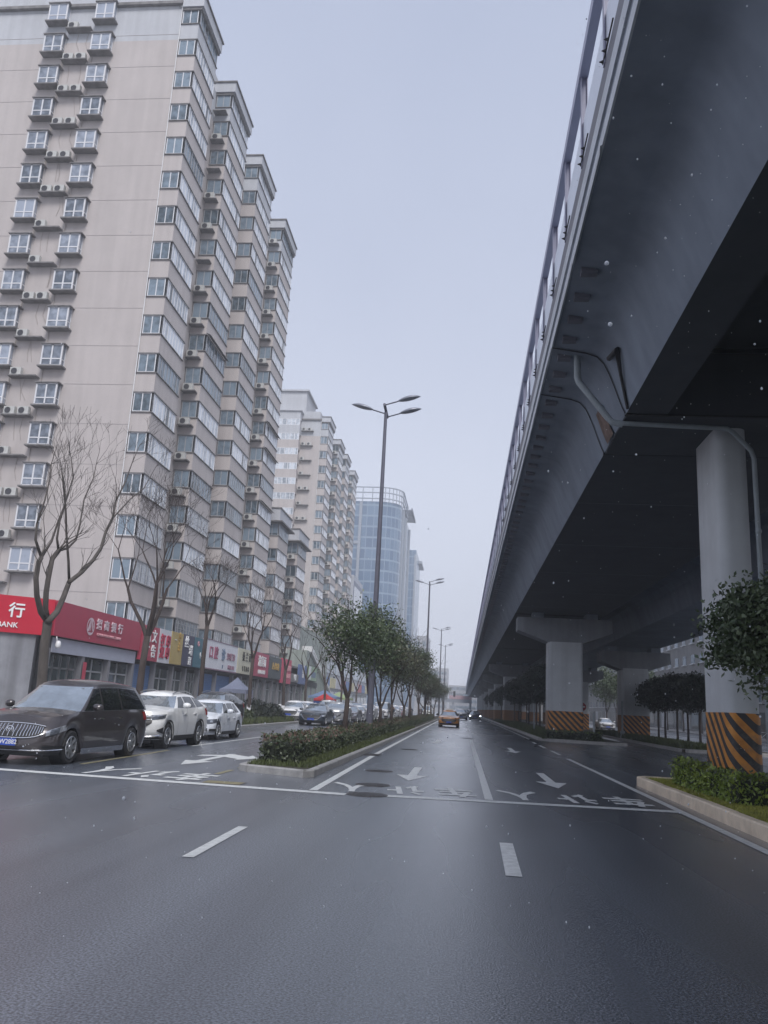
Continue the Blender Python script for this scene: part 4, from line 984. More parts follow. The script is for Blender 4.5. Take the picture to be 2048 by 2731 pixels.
T1 = leafy_tree('evergreen_tree','nearest evergreen tree of the median, left of the first lamp post',(-4.0,29.2,0.13),41,fork=1.6,zc=3.75,rx=1.2,rz=1.15,ncl=75,per=70,ls=.06,group=GM)
T2 = leafy_tree('evergreen_tree','second median evergreen tree, crown touching the first lamp post',(-4.0,36.9,0.13),42,fork=1.5,zc=4.35,rx=1.2,rz=1.45,ncl=85,per=70,ls=.07,group=GM)
T3 = leafy_tree('evergreen_tree','third median evergreen tree, just beyond the first lamp post',(-4.0,41.4,0.13),43,fork=1.3,zc=3.75,rx=1.35,rz=1.3,ncl=75,per=60,ls=.075,m=LEAFO,group=GM)
for i,(y,s,lab) in enumerate(((48,1.0,'fourth median evergreen tree from the front'),(58.6,1.12,'fifth median evergreen tree from the front'),(65,1.2,'sixth median evergreen tree, the tallest of the row before the second lamp post'),(78,1.1,'seventh median evergreen tree, shortly before the second lamp post'),(91,1.05,'eighth median evergreen tree at the foot of the second lamp post'),(100,1.0,'ninth median evergreen tree, just past the second lamp post'),(109,1.0,'tenth median evergreen tree, where the hedge ends'),(122,1.05,'eleventh median evergreen tree, beyond the hedge end'),(183,1.25,'lone round median tree far off, near the traffic light'))):
    dup((T2,T3,T1)[i%3], (-4.0,y,0.13), i*1.9, lab, (s*(.9,1.15,1.0,.85,1.2)[i%5],s*(1.1,.9,1.05,1.2)[i%4],s*(1.0,.92,1.08)[i%3]))
GR = 'clipped round trees in the dark under the overpass'
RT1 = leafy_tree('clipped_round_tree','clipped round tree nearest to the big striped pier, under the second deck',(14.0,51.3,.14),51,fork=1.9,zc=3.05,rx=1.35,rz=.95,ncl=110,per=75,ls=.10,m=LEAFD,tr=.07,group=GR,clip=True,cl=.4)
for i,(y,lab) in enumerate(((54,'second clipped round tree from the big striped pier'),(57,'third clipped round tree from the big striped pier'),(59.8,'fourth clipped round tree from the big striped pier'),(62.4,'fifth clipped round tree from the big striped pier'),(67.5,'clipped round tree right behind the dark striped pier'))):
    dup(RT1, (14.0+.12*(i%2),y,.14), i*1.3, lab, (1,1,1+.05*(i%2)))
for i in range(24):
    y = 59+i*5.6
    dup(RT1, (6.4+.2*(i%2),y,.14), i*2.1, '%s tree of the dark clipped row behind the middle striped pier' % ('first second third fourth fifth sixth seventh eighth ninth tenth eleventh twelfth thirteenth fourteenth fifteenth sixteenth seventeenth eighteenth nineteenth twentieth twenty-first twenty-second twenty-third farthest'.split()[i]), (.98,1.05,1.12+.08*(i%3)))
# tree by the right edge of the picture
leafy_tree('evergreen_tree','glossy evergreen tree in front of the big striped pier at the right edge',(5.05,13.3,.19),61,fork=1.5,zc=2.68,rx=1.15,rz=.92,ncl=230,per=100,ls=.05,m=LEAF,tr=.06,group=None,stems=4,cl=.2)
for i,(x,y,h) in enumerate(((21,104,5.2),(24,118,6),(21.5,128,6.2),(25.5,142,6))):
    leafy_tree('street_tree','%s leafy tree on the far side street, seen between the piers' % ('left','second','third','right')[i],(x,y,.0),70+i,fork=2.2,zc=h,rx=2.5,rz=2.5,ncl=80,per=55,ls=.16,m=LEAF,tr=.14,cl=.5,group='leafy trees of the far side street')
for i in range(6):
    bare_tree(30.5,84+i*9,'%s faint bare tree in front of the grey street building under the overpass' % 'first second third fourth fifth sixth'.split()[i],90+i,h=9,fork=3,nl=3,r=.12,lev=3,washed=False,group='bare trees by the grey street building')

def hedge(name, label, x0, x1, y0, y1, z0, z1, dens, ls, mats, top_red=0.0, seed=1, cat='hedge', kind=None, yend=None, wob=.10):
    g = np.random.default_rng(seed); t = empty(name, label, cat, ((x0+x1)/2, y0, z0))
    ox, oy, oz = (x0+x1)/2, y0, z0; L_ = y1-y0; W_ = x1-x0; H_ = z1-z0
    n = int(L_*(W_+2*H_)*dens)
    u = g.uniform(0, 1, n); y = (u**1.0)*L_
    s = g.uniform(0, W_+2*H_, n); 
    lump = 1+wob*np.sin(y*1.9+seed)+wob*.8*np.sin(y*4.3+1)+g.normal(0,.07,n)
    x = np.where(s < H_, -W_/2, np.where(s > H_+W_, W_/2, s-H_-W_/2)); z = np.where(s < H_, s, np.where(s > H_+W_, W_+2*H_-s, H_))
    rnd_ = np.clip(np.minimum(W_/2-np.abs(x), 1), 0, 1)
    z = z*lump; x = x*(.9+.1*lump) + g.normal(0,.035,n)
    C = np.stack([x, y+g.normal(0,.03,n), np.maximum(z,0.02)], 1)
    ne = int((W_*H_)*dens*1.3)
    for ye in (0, L_):
        C = np.concatenate([C, np.stack([g.uniform(-W_/2,W_/2,ne), np.full(ne,ye)+g.normal(0,.05,ne), g.uniform(0,H_,ne)],1)])
    P_, F = leaf_quads(C, ls, .45, .5)
    mi = np.zeros(len(C), int)
    if top_red > 0: mi[(C[:,2] > H_*.86) & (g.random(len(C)) < top_red)] = 1
    npmesh('foliage', P_, F, mats, t, mi)
    core = MB(); core.box(-W_/2+.07,W_/2-.07,.06,L_-.06,0,H_*.86); core.build('dark_core', mat('hedge_core',(0.02,0.025,0.015),.95,.4,8), t)  # solid dark filler box that blocks the view through the leaves
    return t
hedge('hedge','long clipped hedge with reddish tips along the median strip',-4.55,-3.72,19.1,112,.13,.66,400,.045,[LEAFH,LEAFR],.26,1)
hedge('hedge','yellow green shrub bed wrapped round the foot of the big striped pier',4.75,8.2,15.35,16.35,.19,.62,520,.045,[LEAFY,LEAFH],.3,2)
hedge('hedge','shrub bed at the road side of the big striped pier',4.72,5.12,16.35,19.6,.19,.66,560,.045,[LEAFY,LEAFH],.3,3)
hedge('hedge','low green hedge in front of the middle striped pier',4.95,8.2,50.35,51.4,.14,.62,180,.08,[LEAFH,LEAFY],.2,4)
def bush(x, y, r, h, label, m=LEAFH, ls=.07, n=2600, seed=1):
    g = np.random.default_rng(seed); t = empty('shrub', label, 'shrub', (x,y,.14), 0, 'rounded shrubs in the planted strip')
    v = g.normal(size=(n,3)); v /= np.linalg.norm(v,axis=1,keepdims=True); v[:,2] = np.abs(v[:,2])
    C = v*np.array([r,r,h])*g.uniform(.75,1.08,(n,1)); P_, F = leaf_quads(C, ls); npmesh('foliage', P_, F, m, t)
    b = MB().lathe([(.001,h*.8),(r*.5,h*.7),(r*.8,h*.4),(r*.7,0)], n=10); b.build('dark_core', MATS['hedge_core'], t)  # dark filler body inside the shrub, stops see-through
bush(-13.1,52.0,1.25,1.35,'large dark shrub behind the small white hatchback, left of the white parked cars',LEAFD,seed=5)
bush(-12.7,55.4,1.0,1.15,'smaller shrub right beside the large dark shrub',LEAFD,seed=6)
bush(-12.6,72.5,1.0,1.2,'brownish round shrub left of the black sedan',leafmat('brown_leaf',[(.03,.025,.02),(.07,.055,.04),(.10,.08,.06)]),seed=7)
bush(-12.4,47.6,.7,.75,'small shrub at the near end of the planted strip',LEAFH,seed=8)
def grass(name, x0, x1, y0, y1, z, h, n, m=GRASS, ls=.1):
    C = np.stack([nrg.uniform(x0,x1,n), nrg.uniform(y0,y1,n), np.full(n, z)], 1)
    d = nrg.normal(size=(n,3))*.35; d[:,2] = 1; hh = nrg.uniform(.5,1.2,(n,1))*h; sd_ = np.stack([nrg.normal(size=n), nrg.normal(size=n), np.zeros(n)],1); sd_ /= np.linalg.norm(sd_,axis=1,keepdims=True); sd_ *= ls*.12
    P_ = np.stack([C-sd_, C+sd_, C+d*hh*.6+sd_*.8, C+d*hh],1).reshape(-1,3); F = np.arange(n*4).reshape(n,4)
    return tag(npmesh(name, P_, F, m), 'grass growing in the planted strips', 'grass', kind='stuff')
grass('grass', -14.6,-11.7,43.5,58.5,.13,.36,16000,GRASS,.22)
grass('grass', -14.6,-11.7,66.5,80,.13,.34,9000,GRASS,.3)
grass('grass', -4.68,-3.25,18.5,60,.12,.13,26000,GRASS,.10)
grass('grass', 4.75,6.6,50.5,120,.13,.40,30000,GRASS,.28)
grass('grass', 4.4,8.2,6,20.9,.18,.045,60000,mat('lawn',(0.30,0.30,0.06),.8,.45,4),.07)
grass('grass', 11.5,13.0,46,75,.13,.35,9000,GRASS,.3)
struct(MB().box(-14.7,-11.66,43.5,58.6,.13,.155).box(-14.7,-11.66,66.3,80,.13,.155).build('planted_soil', SOIL))

# ================================================================== LAMP POSTS
def lamp_post(y, label, x=-4.0, first=[None]):
    if first[0] is not None:
        r = dup(first[0], (x,y,.13), 0, label); return r
    t = empty('street_lamp', label, 'street lamp', (x,y,.13), 0, 'three-headed lamp posts in the median strip')
    p = MB().tube([(0,0,0),(0,0,5),(0,0,10),(0,0,15.05)], [.155,.125,.10,.075], 14); p.lathe([(.22,0),(.22,.06),(.16,.1)], n=14)
    p.build('pole', POLE, t, smooth=True, sharp=50)
    MB().tube([(-.02,-.62,15.2),(0.02,.62,15.0)], .07, 8).build('cross_bar', POLE, t, smooth=True, sharp=50)
    for sx, yy, z in ((-1,0,14.95),(1,-.58,15.18),(1,.58,15.0)):
        a = MB().tube([(0,yy,z),(sx*.62,yy,z+.19)], .03, 6).build('arm', POLE, t)
        h = MB(); cx, cz = sx*1.12, z+.32
        def hd(u, v):
            th = u*2*math.pi; s_ = math.sin(math.pi*v)**.75; lx = (v-.5)*1.12
            w_ = .23*s_; zz = math.sin(th); hz = (.15 if zz > 0 else .06)*s_*zz
            px = lx*sx; return (cx+px, yy+math.cos(th)*w_, cz+hz+lx*.24)
        h.grid(hd, 14, 10).build('lamp_head', mat('lamp_head_grey',(0.25,0.26,0.30),.3,.05,4,metal=.3), t, smooth=True)
        g = MB()
        def gl(u, v):
            th = math.pi+u*math.pi; s_ = math.sin(math.pi*(.12+.76*v))**.7; lx = (.12+.76*v-.5)*1.12
            return (cx+lx*sx, yy+math.cos(th)*.13*s_, cz-.052*s_*abs(math.sin(th))-.006+lx*.24)
        g.grid(gl, 6, 8).build('lens', mat('lamp_lens',(0.42,0.44,0.46),.2,.1,5), t, smooth=True)
    first[0] = t; return t
lamp_post(36.7,'nearest and tallest lamp post with three leaf-shaped heads in the median')
lamp_post(92,'second lamp post, rising left of the sky gap')
lamp_post(148,'third lamp post, close to the far thin one')
lamp_post(186,'farthest lamp post of the median, thin in the haze')
# traffic signal far down the road
TL = empty('traffic_light','small dark traffic signal hanging over the far end of the road','traffic light',(-4.6,200,0))
MB().tube([(0,0,0),(0,0,5.6)],.1,8).tube([(0,0,5.3),(3.0,0,5.4)],.05,6).build('mast', POLE, TL)
MB().box(2.5,3.0,-.15,.15,4.4,5.7).build('signal_head', DARKM, TL)
for k in range(3): MB().lathe([(.001,-.19),(.13,-.19),(.15,-.16)],(2.75,0,4.65+k*.4),axis='Y',n=12).build('lens', LAMPD, TL)
NE = empty('no_entry_sign','faded round red sign on a thin pole in the dark behind the middle striped pier','road sign',(12.3,88,0))
MB().tube([(0,0,0),(0,0,2.9)],.04,8).build('pole', STEEL, NE); MB().lathe([(.001,-.05),(.42,-.05),(.42,0)],(0,0,2.45),axis='Y',n=24).build('disc', mat('sign_red',(0.35,0.02,0.04),.5,.1,3), NE); MB().box(-.28,.28,-.065,-.055,2.39,2.51).build('bar', WHITEM, NE)
SPo = empty('slim_post','thin pale post in the grass beside the middle striped pier','post',(4.95,58.5,.13)); MB().tube([(0,0,0),(0,0,2.1)],.045,8).build('pole', PIPE, SPo)
SP2 = empty('slim_post','thin pale post at the right corner of the middle striped pier','post',(7.75,50.6,.13)); MB().tube([(0,0,0),(0,0,1.6)],.06,8).build('pole', PIPE, SP2)
SP3 = empty('slim_post','thin pale post on the tip of the island under the second deck','post',(11.6,62.5,.13)); MB().tube([(0,0,0),(0,0,2.6)],.07,8).box(-.15,.15,-.1,.1,0,.5).build('pole', PIPE, SP3)
# tents
def tent(x, y, w, ze, zp, label, m, wall=None):
    t = empty('canopy_tent', label, 'canopy tent', (x,y,.14)); h = w/2
    c = MB(); n = 8
    def cn(u, v, k):
        a0 = [(-h,-h),(h,-h),(h,h),(-h,h)][k]; a1 = [(h,-h),(h,h),(-h,h),(-h,-h)][k]
        ex, ey = a0[0]+(a1[0]-a0[0])*u, a0[1]+(a1[1]-a0[1])*u; s_ = v
        return (ex*(1-s_), ey*(1-s_), ze+(zp-ze)*(s_**1.35))
    for k in range(4): c.grid(lambda u,v,k=k: cn(u,v,k), 4, 8)
    for a,b_ in (((-h,-h),(h,-h)),((h,-h),(h,h)),((h,h),(-h,h)),((-h,h),(-h,-h))): c.quad((a[0],a[1],ze),(b_[0],b_[1],ze),(b_[0],b_[1],ze-.25),(a[0],a[1],ze-.25))
    c.build('canopy', m, t)
    for sx in (-1,1):
        for sy_ in (-1,1): MB().box(sx*h-.025,sx*h+.025,sy_*h-.025,sy_*h+.025,0,ze).build('leg', STEEL, t)
    if wall:
        b = MB(); b.quad((-h,-h,.05),(h,-h,.05),(h,-h,ze-.2),(-h,-h,ze-.2)); b.quad((h,-h,.05),(h,h,.05),(h,h,ze-.2),(h,-h,ze-.2)); b.build('side_cloth', wall, t)
tent(-14.95,54.6,1.75,1.95,2.75,'slate grey canopy tent with a pointed top on the pavement behind the hatchback',mat('tent_slate',(0.20,0.22,0.30),.6,.1,2))
rt_ = aty(867,1861,84); tent(rt_.x,84,2.0,1.75,2.35,'red canopy tent with blue side cloths behind the black sedan',mat('tent_red',(0.50,0.03,0.03),.6,.1,2),mat('tent_blue',(0.03,0.06,0.22),.7,.1,2))
for i,(x,y,c1,lab) in enumerate(((-16.5,100,(0.15,0.22,0.36),'blue awning stall beyond the red canopy tent'),(-16.5,112,(0.30,0.38,0.20),'green awning stall before the slanting white beam'))):
    tent(x,y,3.4,2.1,2.9,lab,mat('tent_c%d'%i,c1,.6,.1,2))
# bicycles under the overpass
def bicycle(x, y, label, first=[None]):
    if first[0] is not None: return dup(first[0], (x,y,.14), .3*math.sin(y), label)
    t = empty('bicycle', label, 'bicycle', (x,y,.14), .2, 'parked bicycles by the grey street building')
    for wx in (-.52,.52):
        MB().grid(lambda u,v: (wx+(.33+.022*math.cos(v*2*math.pi))*math.cos(u*2*math.pi), .022*math.sin(v*2*math.pi), .35+(.33+.022*math.cos(v*2*math.pi))*math.sin(u*2*math.pi)), 20, 5).build('wheel', RUBBER, t)
    MB().tube([(-.52,0,.35),(-.12,0,.30),(.36,0,.75),(-.22,0,.78),(-.12,0,.30)],.02,5).tube([(-.52,0,.35),(-.22,0,.78),(-.25,0,.95)],.016,5).tube([(.52,0,.35),(.36,0,.75),(.33,0,1.0)],.02,5).build('frame', WHITEM, t)
    MB().obox((-.26,0,.97),(.26,.13,.06)).build('saddle', DARKM, t); MB().tube([(.36,-.28,1.03),(.32,0,1.0),(.36,.28,1.03)],.014,5).build('handlebar', DARKM, t)
    first[0] = t; return t
for i in range(7): bicycle(27.5+.3*(i%2),72+i*4.2,'%s pale parked bicycle from the right, seen under the overpass' % 'first second third fourth fifth sixth seventh'.split()[i])

# ================================================================== SNOW
import bmesh
bm_ = bmesh.new(); bmesh.ops.create_icosphere(bm_, subdivisions=1, radius=1.0); IV = np.array([v.co[:] for v in bm_.verts]); IF = np.array([[v.index for v in f.verts] for f in bm_.faces]); bm_.free()
g = np.random.default_rng(12); C = []
while len(C) < 620:
    d_ = g.uniform(3.5, 20); px, py = g.uniform(0,2048), g.uniform(0,2500)
    if px < 1520-py*.15 and py < 1900 and g.random() < .95: continue
    v = ray(px,py).normalized(); C.append((v.x*d_, v.y*d_, CAMH+v.z*d_))
for px,py,d_ in ((1618,702,1.0),(1627,865,1.0),(330,2129,1.6)): v = ray(px,py).normalized(); C.append((v.x*d_, v.y*d_, CAMH+v.z*d_))
C = np.array(C); n = len(C); sz = g.uniform(.0022,.0055,(n,1,1)); sz[-3:] = .003
st3 = np.ones((n,1,3)); st3[:,0,2] = g.uniform(.8,1.8,n)
V = (C[:,None,:]+IV[None]*sz*st3).reshape(-1,3); F = (IF[None]+np.arange(n)[:,None,None]*len(IV)).reshape(-1,3)
b = MB(); b.v = [tuple(q) for q in V]; b.f = [tuple(int(k) for k in q) for q in F]; b.m = [0]*len(b.f)
tag(b.build('snowflakes', panel_mat('snow',(0.9,0.92,0.96),.5), smooth=True), 'small wet snowflakes drifting in the air', 'snow', kind='stuff')
# ================================================================== HAZE
hz = MB().box(-75,75,-30,640,-1.03,82).build('haze', (hm := bpy.data.materials.new('haze_air')))
hm.use_nodes = True; t_ = hm.node_tree; t_.nodes.clear()
o_ = t_.nodes.new('ShaderNodeOutputMaterial'); v_ = t_.nodes.new('ShaderNodeVolumePrincipled'); v_.inputs['Color'].default_value = (0.96,0.975,1.0,1)
v_.inputs['Density'].default_value = HAZE_D; v_.inputs['Anisotropy'].default_value = 0.1; t_.links.new(v_.outputs[0], o_.inputs['Volume'])
tag(hz, kind='stuff')
# ================================================================== VEHICLES
def interp(tab, s):
    if s <= tab[0][0]: return tab[0][1]
    for (a,za),(b,zb) in zip(tab[:-1], tab[1:]):
        if s <= b:
            t = (s-a)/(b-a); t2 = t*t*(3-2*t); return za+(zb-za)*(.5*t+.5*t2)
    return tab[-1][1]
def lerp(a, b, t): return a+(b-a)*t
def sse(t, n): return math.copysign(abs(t)**(2/n), t)
SPECS = {
 'mpv': dict(L=5.21,W=1.86,H=1.80,wb=3.09,fo=.98,wr=.345,sill=.20,belt=[(0,.80),(.25,.93),(.8,1.02),(1.3,1.08),(2.6,1.10),(5.2,1.14)],gf0=1.10,gf1=2.05,gr0=5.12,gr1=4.72,wr_top=.63,crown=.09,
    side=[(1.55,2.42,2.2,2.44),(2.5,3.45,2.52,3.42),(3.53,4.85,3.5,4.45)],nose=(.10,.0,.05,.30),spokes=7),
 'suv': dict(L=4.68,W=1.88,H=1.66,wb=2.72,fo=.93,wr=.36,sill=.26,belt=[(0,.93),(.2,1.03),(.8,1.10),(1.3,1.15),(2.6,1.15),(4.68,1.23)],gf0=1.18,gf1=1.98,gr0=4.60,gr1=3.80,wr_top=.58,crown=.09,
    side=[(1.72,2.42,2.15,2.45),(2.5,3.35,2.53,3.28),(3.42,4.15,3.36,3.85)],nose=(.16,.02,.0,.16),spokes=5,clad=True,rails=True),
 'hatch': dict(L=4.26,W=1.79,H=1.46,wb=2.63,fo=.86,wr=.32,sill=.19,belt=[(0,.72),(.2,.80),(.7,.89),(1.1,.94),(2.4,.95),(4.2,.98)],gf0=1.08,gf1=1.95,gr0=4.15,gr1=3.65,wr_top=.57,crown=.06,
    side=[(1.55,2.22,2.0,2.24),(2.3,3.05,2.32,3.0),(3.12,3.62,3.08,3.42)],nose=(.10,.0,.03,.20),spokes=7),
 'sedan': dict(L=4.75,W=1.83,H=1.45,wb=2.75,fo=.93,wr=.325,sill=.18,belt=[(0,.70),(.25,.78),(.8,.87),(1.25,.93),(2.6,.95),(3.9,.98),(4.75,.96)],gf0=1.25,gf1=2.1,gr0=4.15,gr1=3.35,wr_top=.56,crown=.06,
    side=[(1.75,2.4,2.18,2.42),(2.48,3.3,2.5,3.1)],nose=(.12,.0,.04,.24),spokes=5),
 'van': dict(L=5.0,W=1.85,H=1.98,wb=3.0,fo=.75,wr=.33,sill=.22,belt=[(0,.95),(.3,1.05),(.8,1.12),(1.2,1.16),(5.0,1.18)],gf0=.72,gf1=1.45,gr0=4.96,gr1=4.9,wr_top=.74,crown=.07,
    side=[(1.15,1.95,1.55,1.97),(2.05,3.3,2.07,3.3),(3.4,4.8,3.4,4.75)],nose=(.06,.0,.05,.30),spokes=5),
}
WHEEL = {}
def make_car(name, label, kind, x, nose_y, col, heading=0.0, facing=-1, group=None, plate=None, front='plain', lod=1.0, lights=False, z=0.0, cat='car', metal=0.0, taxi=False):
    sp_ = SPECS[kind]; Lc, W, H, wr, sill, fo, wb = sp_['L'], sp_['W'], sp_['H'], sp_['wr'], sp_['sill'], sp_['fo'], sp_['wb']
    body_m = paint(name+'_'+'%d%d%d'%tuple(int(c*99) for c in col), col, metal=metal)
    rz = R(-90)*(1 if facing < 0 else -1) + heading
    root = empty(name, label, cat, (x, nose_y+Lc/2*(1 if facing < 0 else -1), z), rz, group)
    X = lambda s: Lc/2-s
    i0,i1,i2,i3 = sp_['nose']        # inset of the nose at sill, bumper, grille, hood edge
    def infront(t): return interp([(0,i0),(.3,i1),(.62,i2),(1,i3)], t)
    def inrear(t): return interp([(0,.10),(.35,0),(.8,.05),(1,.12)], t)
    def wf(t): return W/2*interp([(0,.955),(.25,.985),(.55,1.0),(.8,.975),(1,.925)], t)
    nF, cF, cR = 2.5, .62, .42
    def zbot(s):
        z_ = sill
        for c0 in (fo, fo+wb):
            d = abs(s-c0); Ra = wr+.055
            if d < Ra: z_ = max(z_, wr+math.sqrt(Ra*Ra-d*d))
        return z_
    def contour(a, t, off=0):
        sg = -1 if a < 0 else 1; a = abs(a); w = wf(t)+off; sf = infront(t)-off; sr = Lc-inrear(t)+off
        if a <= 1: th = a*math.pi/2; y = w*sse(math.sin(th),nF); s = sf+cF-(cF)*sse(math.cos(th),nF)
        elif a <= 2: y = w; s = lerp(sf+cF, sr-cR, a-1)
        else: th = (3-a)*math.pi/2; y = w*sse(math.sin(th),nF); s = sr-cR+cR*sse(math.cos(th),nF)
        return s, y*sg
    belt = sp_['belt']
    def posB(a, t, off=0):
        s, y = contour(a, t, off); zb = zbot(s) if 1 <= abs(a) <= 2 else sill; return Vector((X(s), y, lerp(zb, interp(belt,s), t)))
    def posBz(a, z_, off=0):
        t = .5
        for _ in range(4):
            s, y = contour(a, t, off); t = min(1.0, max(0, (z_-sill)/(interp(belt,s)-sill)))
        return Vector((X(s), y, z_))
    nu = int(104*lod); nv = 10
    b = MB()
    def A(u):       # dense sampling over the sides
        k = u*2-1; sg = -1 if k < 0 else 1; k = abs(k)
        return sg*(k/.13 if k < .13 else (1+(k-.13)/.74 if k < .87 else 2+(k-.87)/.13))
    b.grid(lambda u,v: posB(A(u), v), nu, nv)
    def top(u, v):
        s, y = contour(A(u), 1.0); c = 1-(1-v)**2; return Vector((X(s), y*(1-v), interp(belt,s)+.055*c))
    b.grid(top, nu, 4)
    body = b.build('body', body_m, root, smooth=True, sharp=50)
    # greenhouse
    gf0,gf1,gr0,gr1,wt = sp_['gf0'],sp_['gf1'],sp_['gr0'],sp_['gr1'],sp_['wr_top']; wb0 = W/2*.90; n2 = 3.2; c1,c2 = .42,.22
    smid = (gf1+gr1)/2
    def zroof(s): return H-sp_['crown']-.055*((s-smid)/((gr1-gf1)/2+.001))**2
    def gparam(h, off=0):
        hh = h; return gf0+(gf1-gf0)*h-off, gr0+(gr1-gr0)*(h**1.3)+off, lerp(wb0,wt,h**1.15)+off
    def zG(s, h): return lerp(interp(belt,s)-.02, zroof(s), h)
    def posG(a, h, off=0):
        sf,sr,w = gparam(h,off); sg = -1 if a < 0 else 1; a = abs(a)
        if a <= 1: th = a*math.pi/2; y = w*sse(math.sin(th),n2); s = sf+c1-c1*sse(math.cos(th),n2)
        elif a <= 2: y = w; s = lerp(sf+c1,sr-c2,a-1)
        else: th = (3-a)*math.pi/2; y = w*sse(math.sin(th),n2); s = sr-c2+c2*sse(math.cos(th),n2)
        return Vector((X(s), y*sg, zG(s,h)+ (off if h > .97 else 0)))
    def sideG(s, h, sg, off=0):
        sf,sr,w = gparam(h,off); y = w
        if s < sf+c1: q = min(1,max(0,(sf+c1-s)/c1)); y = w*(1-q**n2)**(1/n2)
        if s > sr-c2: q = min(1,max(0,(s-sr+c2)/c2)); y = w*(1-q**n2)**(1/n2)
        return Vector((X(s), y*sg, zG(s,h)))
    r = MB(); r.grid(lambda u,v: posG(A(u), v), int(72*lod), 8)
    def rtop(u, v):
        p = posG(A(u), 1.0); c = 1-(1-v)**2; return Vector((p.x, p.y*(1-v), p.z+sp_['crown']*c))
    r.grid(rtop, int(72*lod), 6)
    r.build('roof', body_m, root, smooth=True, sharp=45)
    m = MB(); m.grid(lambda u,v: posG(lerp(-.84,.84,u), lerp(.05,.93,v), .006), 16, 6); m.build('windshield', WSGLASS, root, smooth=True)
    m = MB(); m.grid(lambda u,v: posG(3-lerp(-.8,.8,u) if lerp(-.8,.8,u) >= 0 else -(3+lerp(-.8,.8,u)), lerp(.12,.9,v), .006), 12, 5); m.build('rear_window', CARGLASS, root, smooth=True)
    for sg in (-1,1):
        for (a0,a1,b0,b1) in sp_['side']:
            m = MB(); m.grid(lambda u,v: sideG(lerp(lerp(a0,b0,v), lerp(a1,b1,v), u), lerp(.05,.84,v), sg, .006), 5, 5); m.build('side_window', CARGLASS, root, smooth=True)
        tr_ = MB(); S0,S1 = sp_['side'][0][0]-.12, sp_['side'][-1][1]+.05
        tr_.grid(lambda u,v: sideG(lerp(S0,S1,u), .025+v*.02, sg, .014), 24, 1)
        if kind == 'mpv': tr_.grid(lambda u,v: sideG(lerp(S0+.55,S1-.35,u), .87+.02*v, sg, .014), 20, 1)
        tr_.build('window_trim', CHROME if kind in ('mpv','suv','hatch') else DARKM, root)
    # body lines: door gaps, sill strip
    ln = MB()
    for sg in (-1,1):
        for s in [q[0]-.04 for q in sp_['side'][:2]]+[sp_['side'][1][1]+.04]:
            if abs(s-fo) < wr+.06: s = fo+wr+.09
            ln.grid(lambda u,v: (lambda p:(p[0],p[1],p[2]))(Vector((X(s+.008*(u-.5)), (wf(.08+.9*v)+.003)*sg, lerp(zbot(s),interp(belt,s),.08+.9*v)))), 1, 8)
    ln.build('door_gap', DARKM, body)
    for sg in (-1,1):
        tq = MB()
        s0,s1 = fo+wr+.12, fo+wb-wr-.12
        tq.grid(lambda u,v: Vector((X(lerp(s0,s1,u)), (wf(.0+.12*v)+.012)*sg, lerp(sill-.02,sill+.10,v))), 1, 2)
        tq.build('sill_trim', DARKM if kind != 'mpv' else CHROME, body)
    if sp_.get('clad'):
        c = MB()
        for sg in (-1,1):
            for c0 in (fo, fo+wb):
                def arc(u,v):
                    th = (u*math.pi if c0 > fo+.1 else .62+u*(math.pi-.62)); Ra = wr+.045+.055*v; s = max(.10, c0-Ra*math.cos(th)); zz = wr+Ra*math.sin(th)*1.0; t = max(0,min(1,(zz-sill)/(interp(belt,s)-sill)))
                    yy = wf(t)
                    if s < infront(t)+cF: q = min(1,(infront(t)+cF-s)/cF); yy = wf(t)*(1-q**nF)**(1/nF)
                    return Vector((X(s), (yy+.008)*sg, max(zz,sill-.04)))
                c.grid(arc, 16, 2)
        c.build('arch_cladding', DARKM, body)
    MB().box(-Lc/2+.35,Lc/2-.3,-W/2+.27,W/2-.27,.17,.8).build('underbody', DARKM, root)
    for c0 in (fo, fo+wb):
        for sg in (-1,1): MB().lathe([(wr+.06,sg*(W/2-.30)),(wr+.06,sg*(W/2-.06))],(X(c0),0,wr),axis='Y',n=20).build('wheel_well', DARKM, root)
    # wheels
    key = (wr, sp_['spokes'])
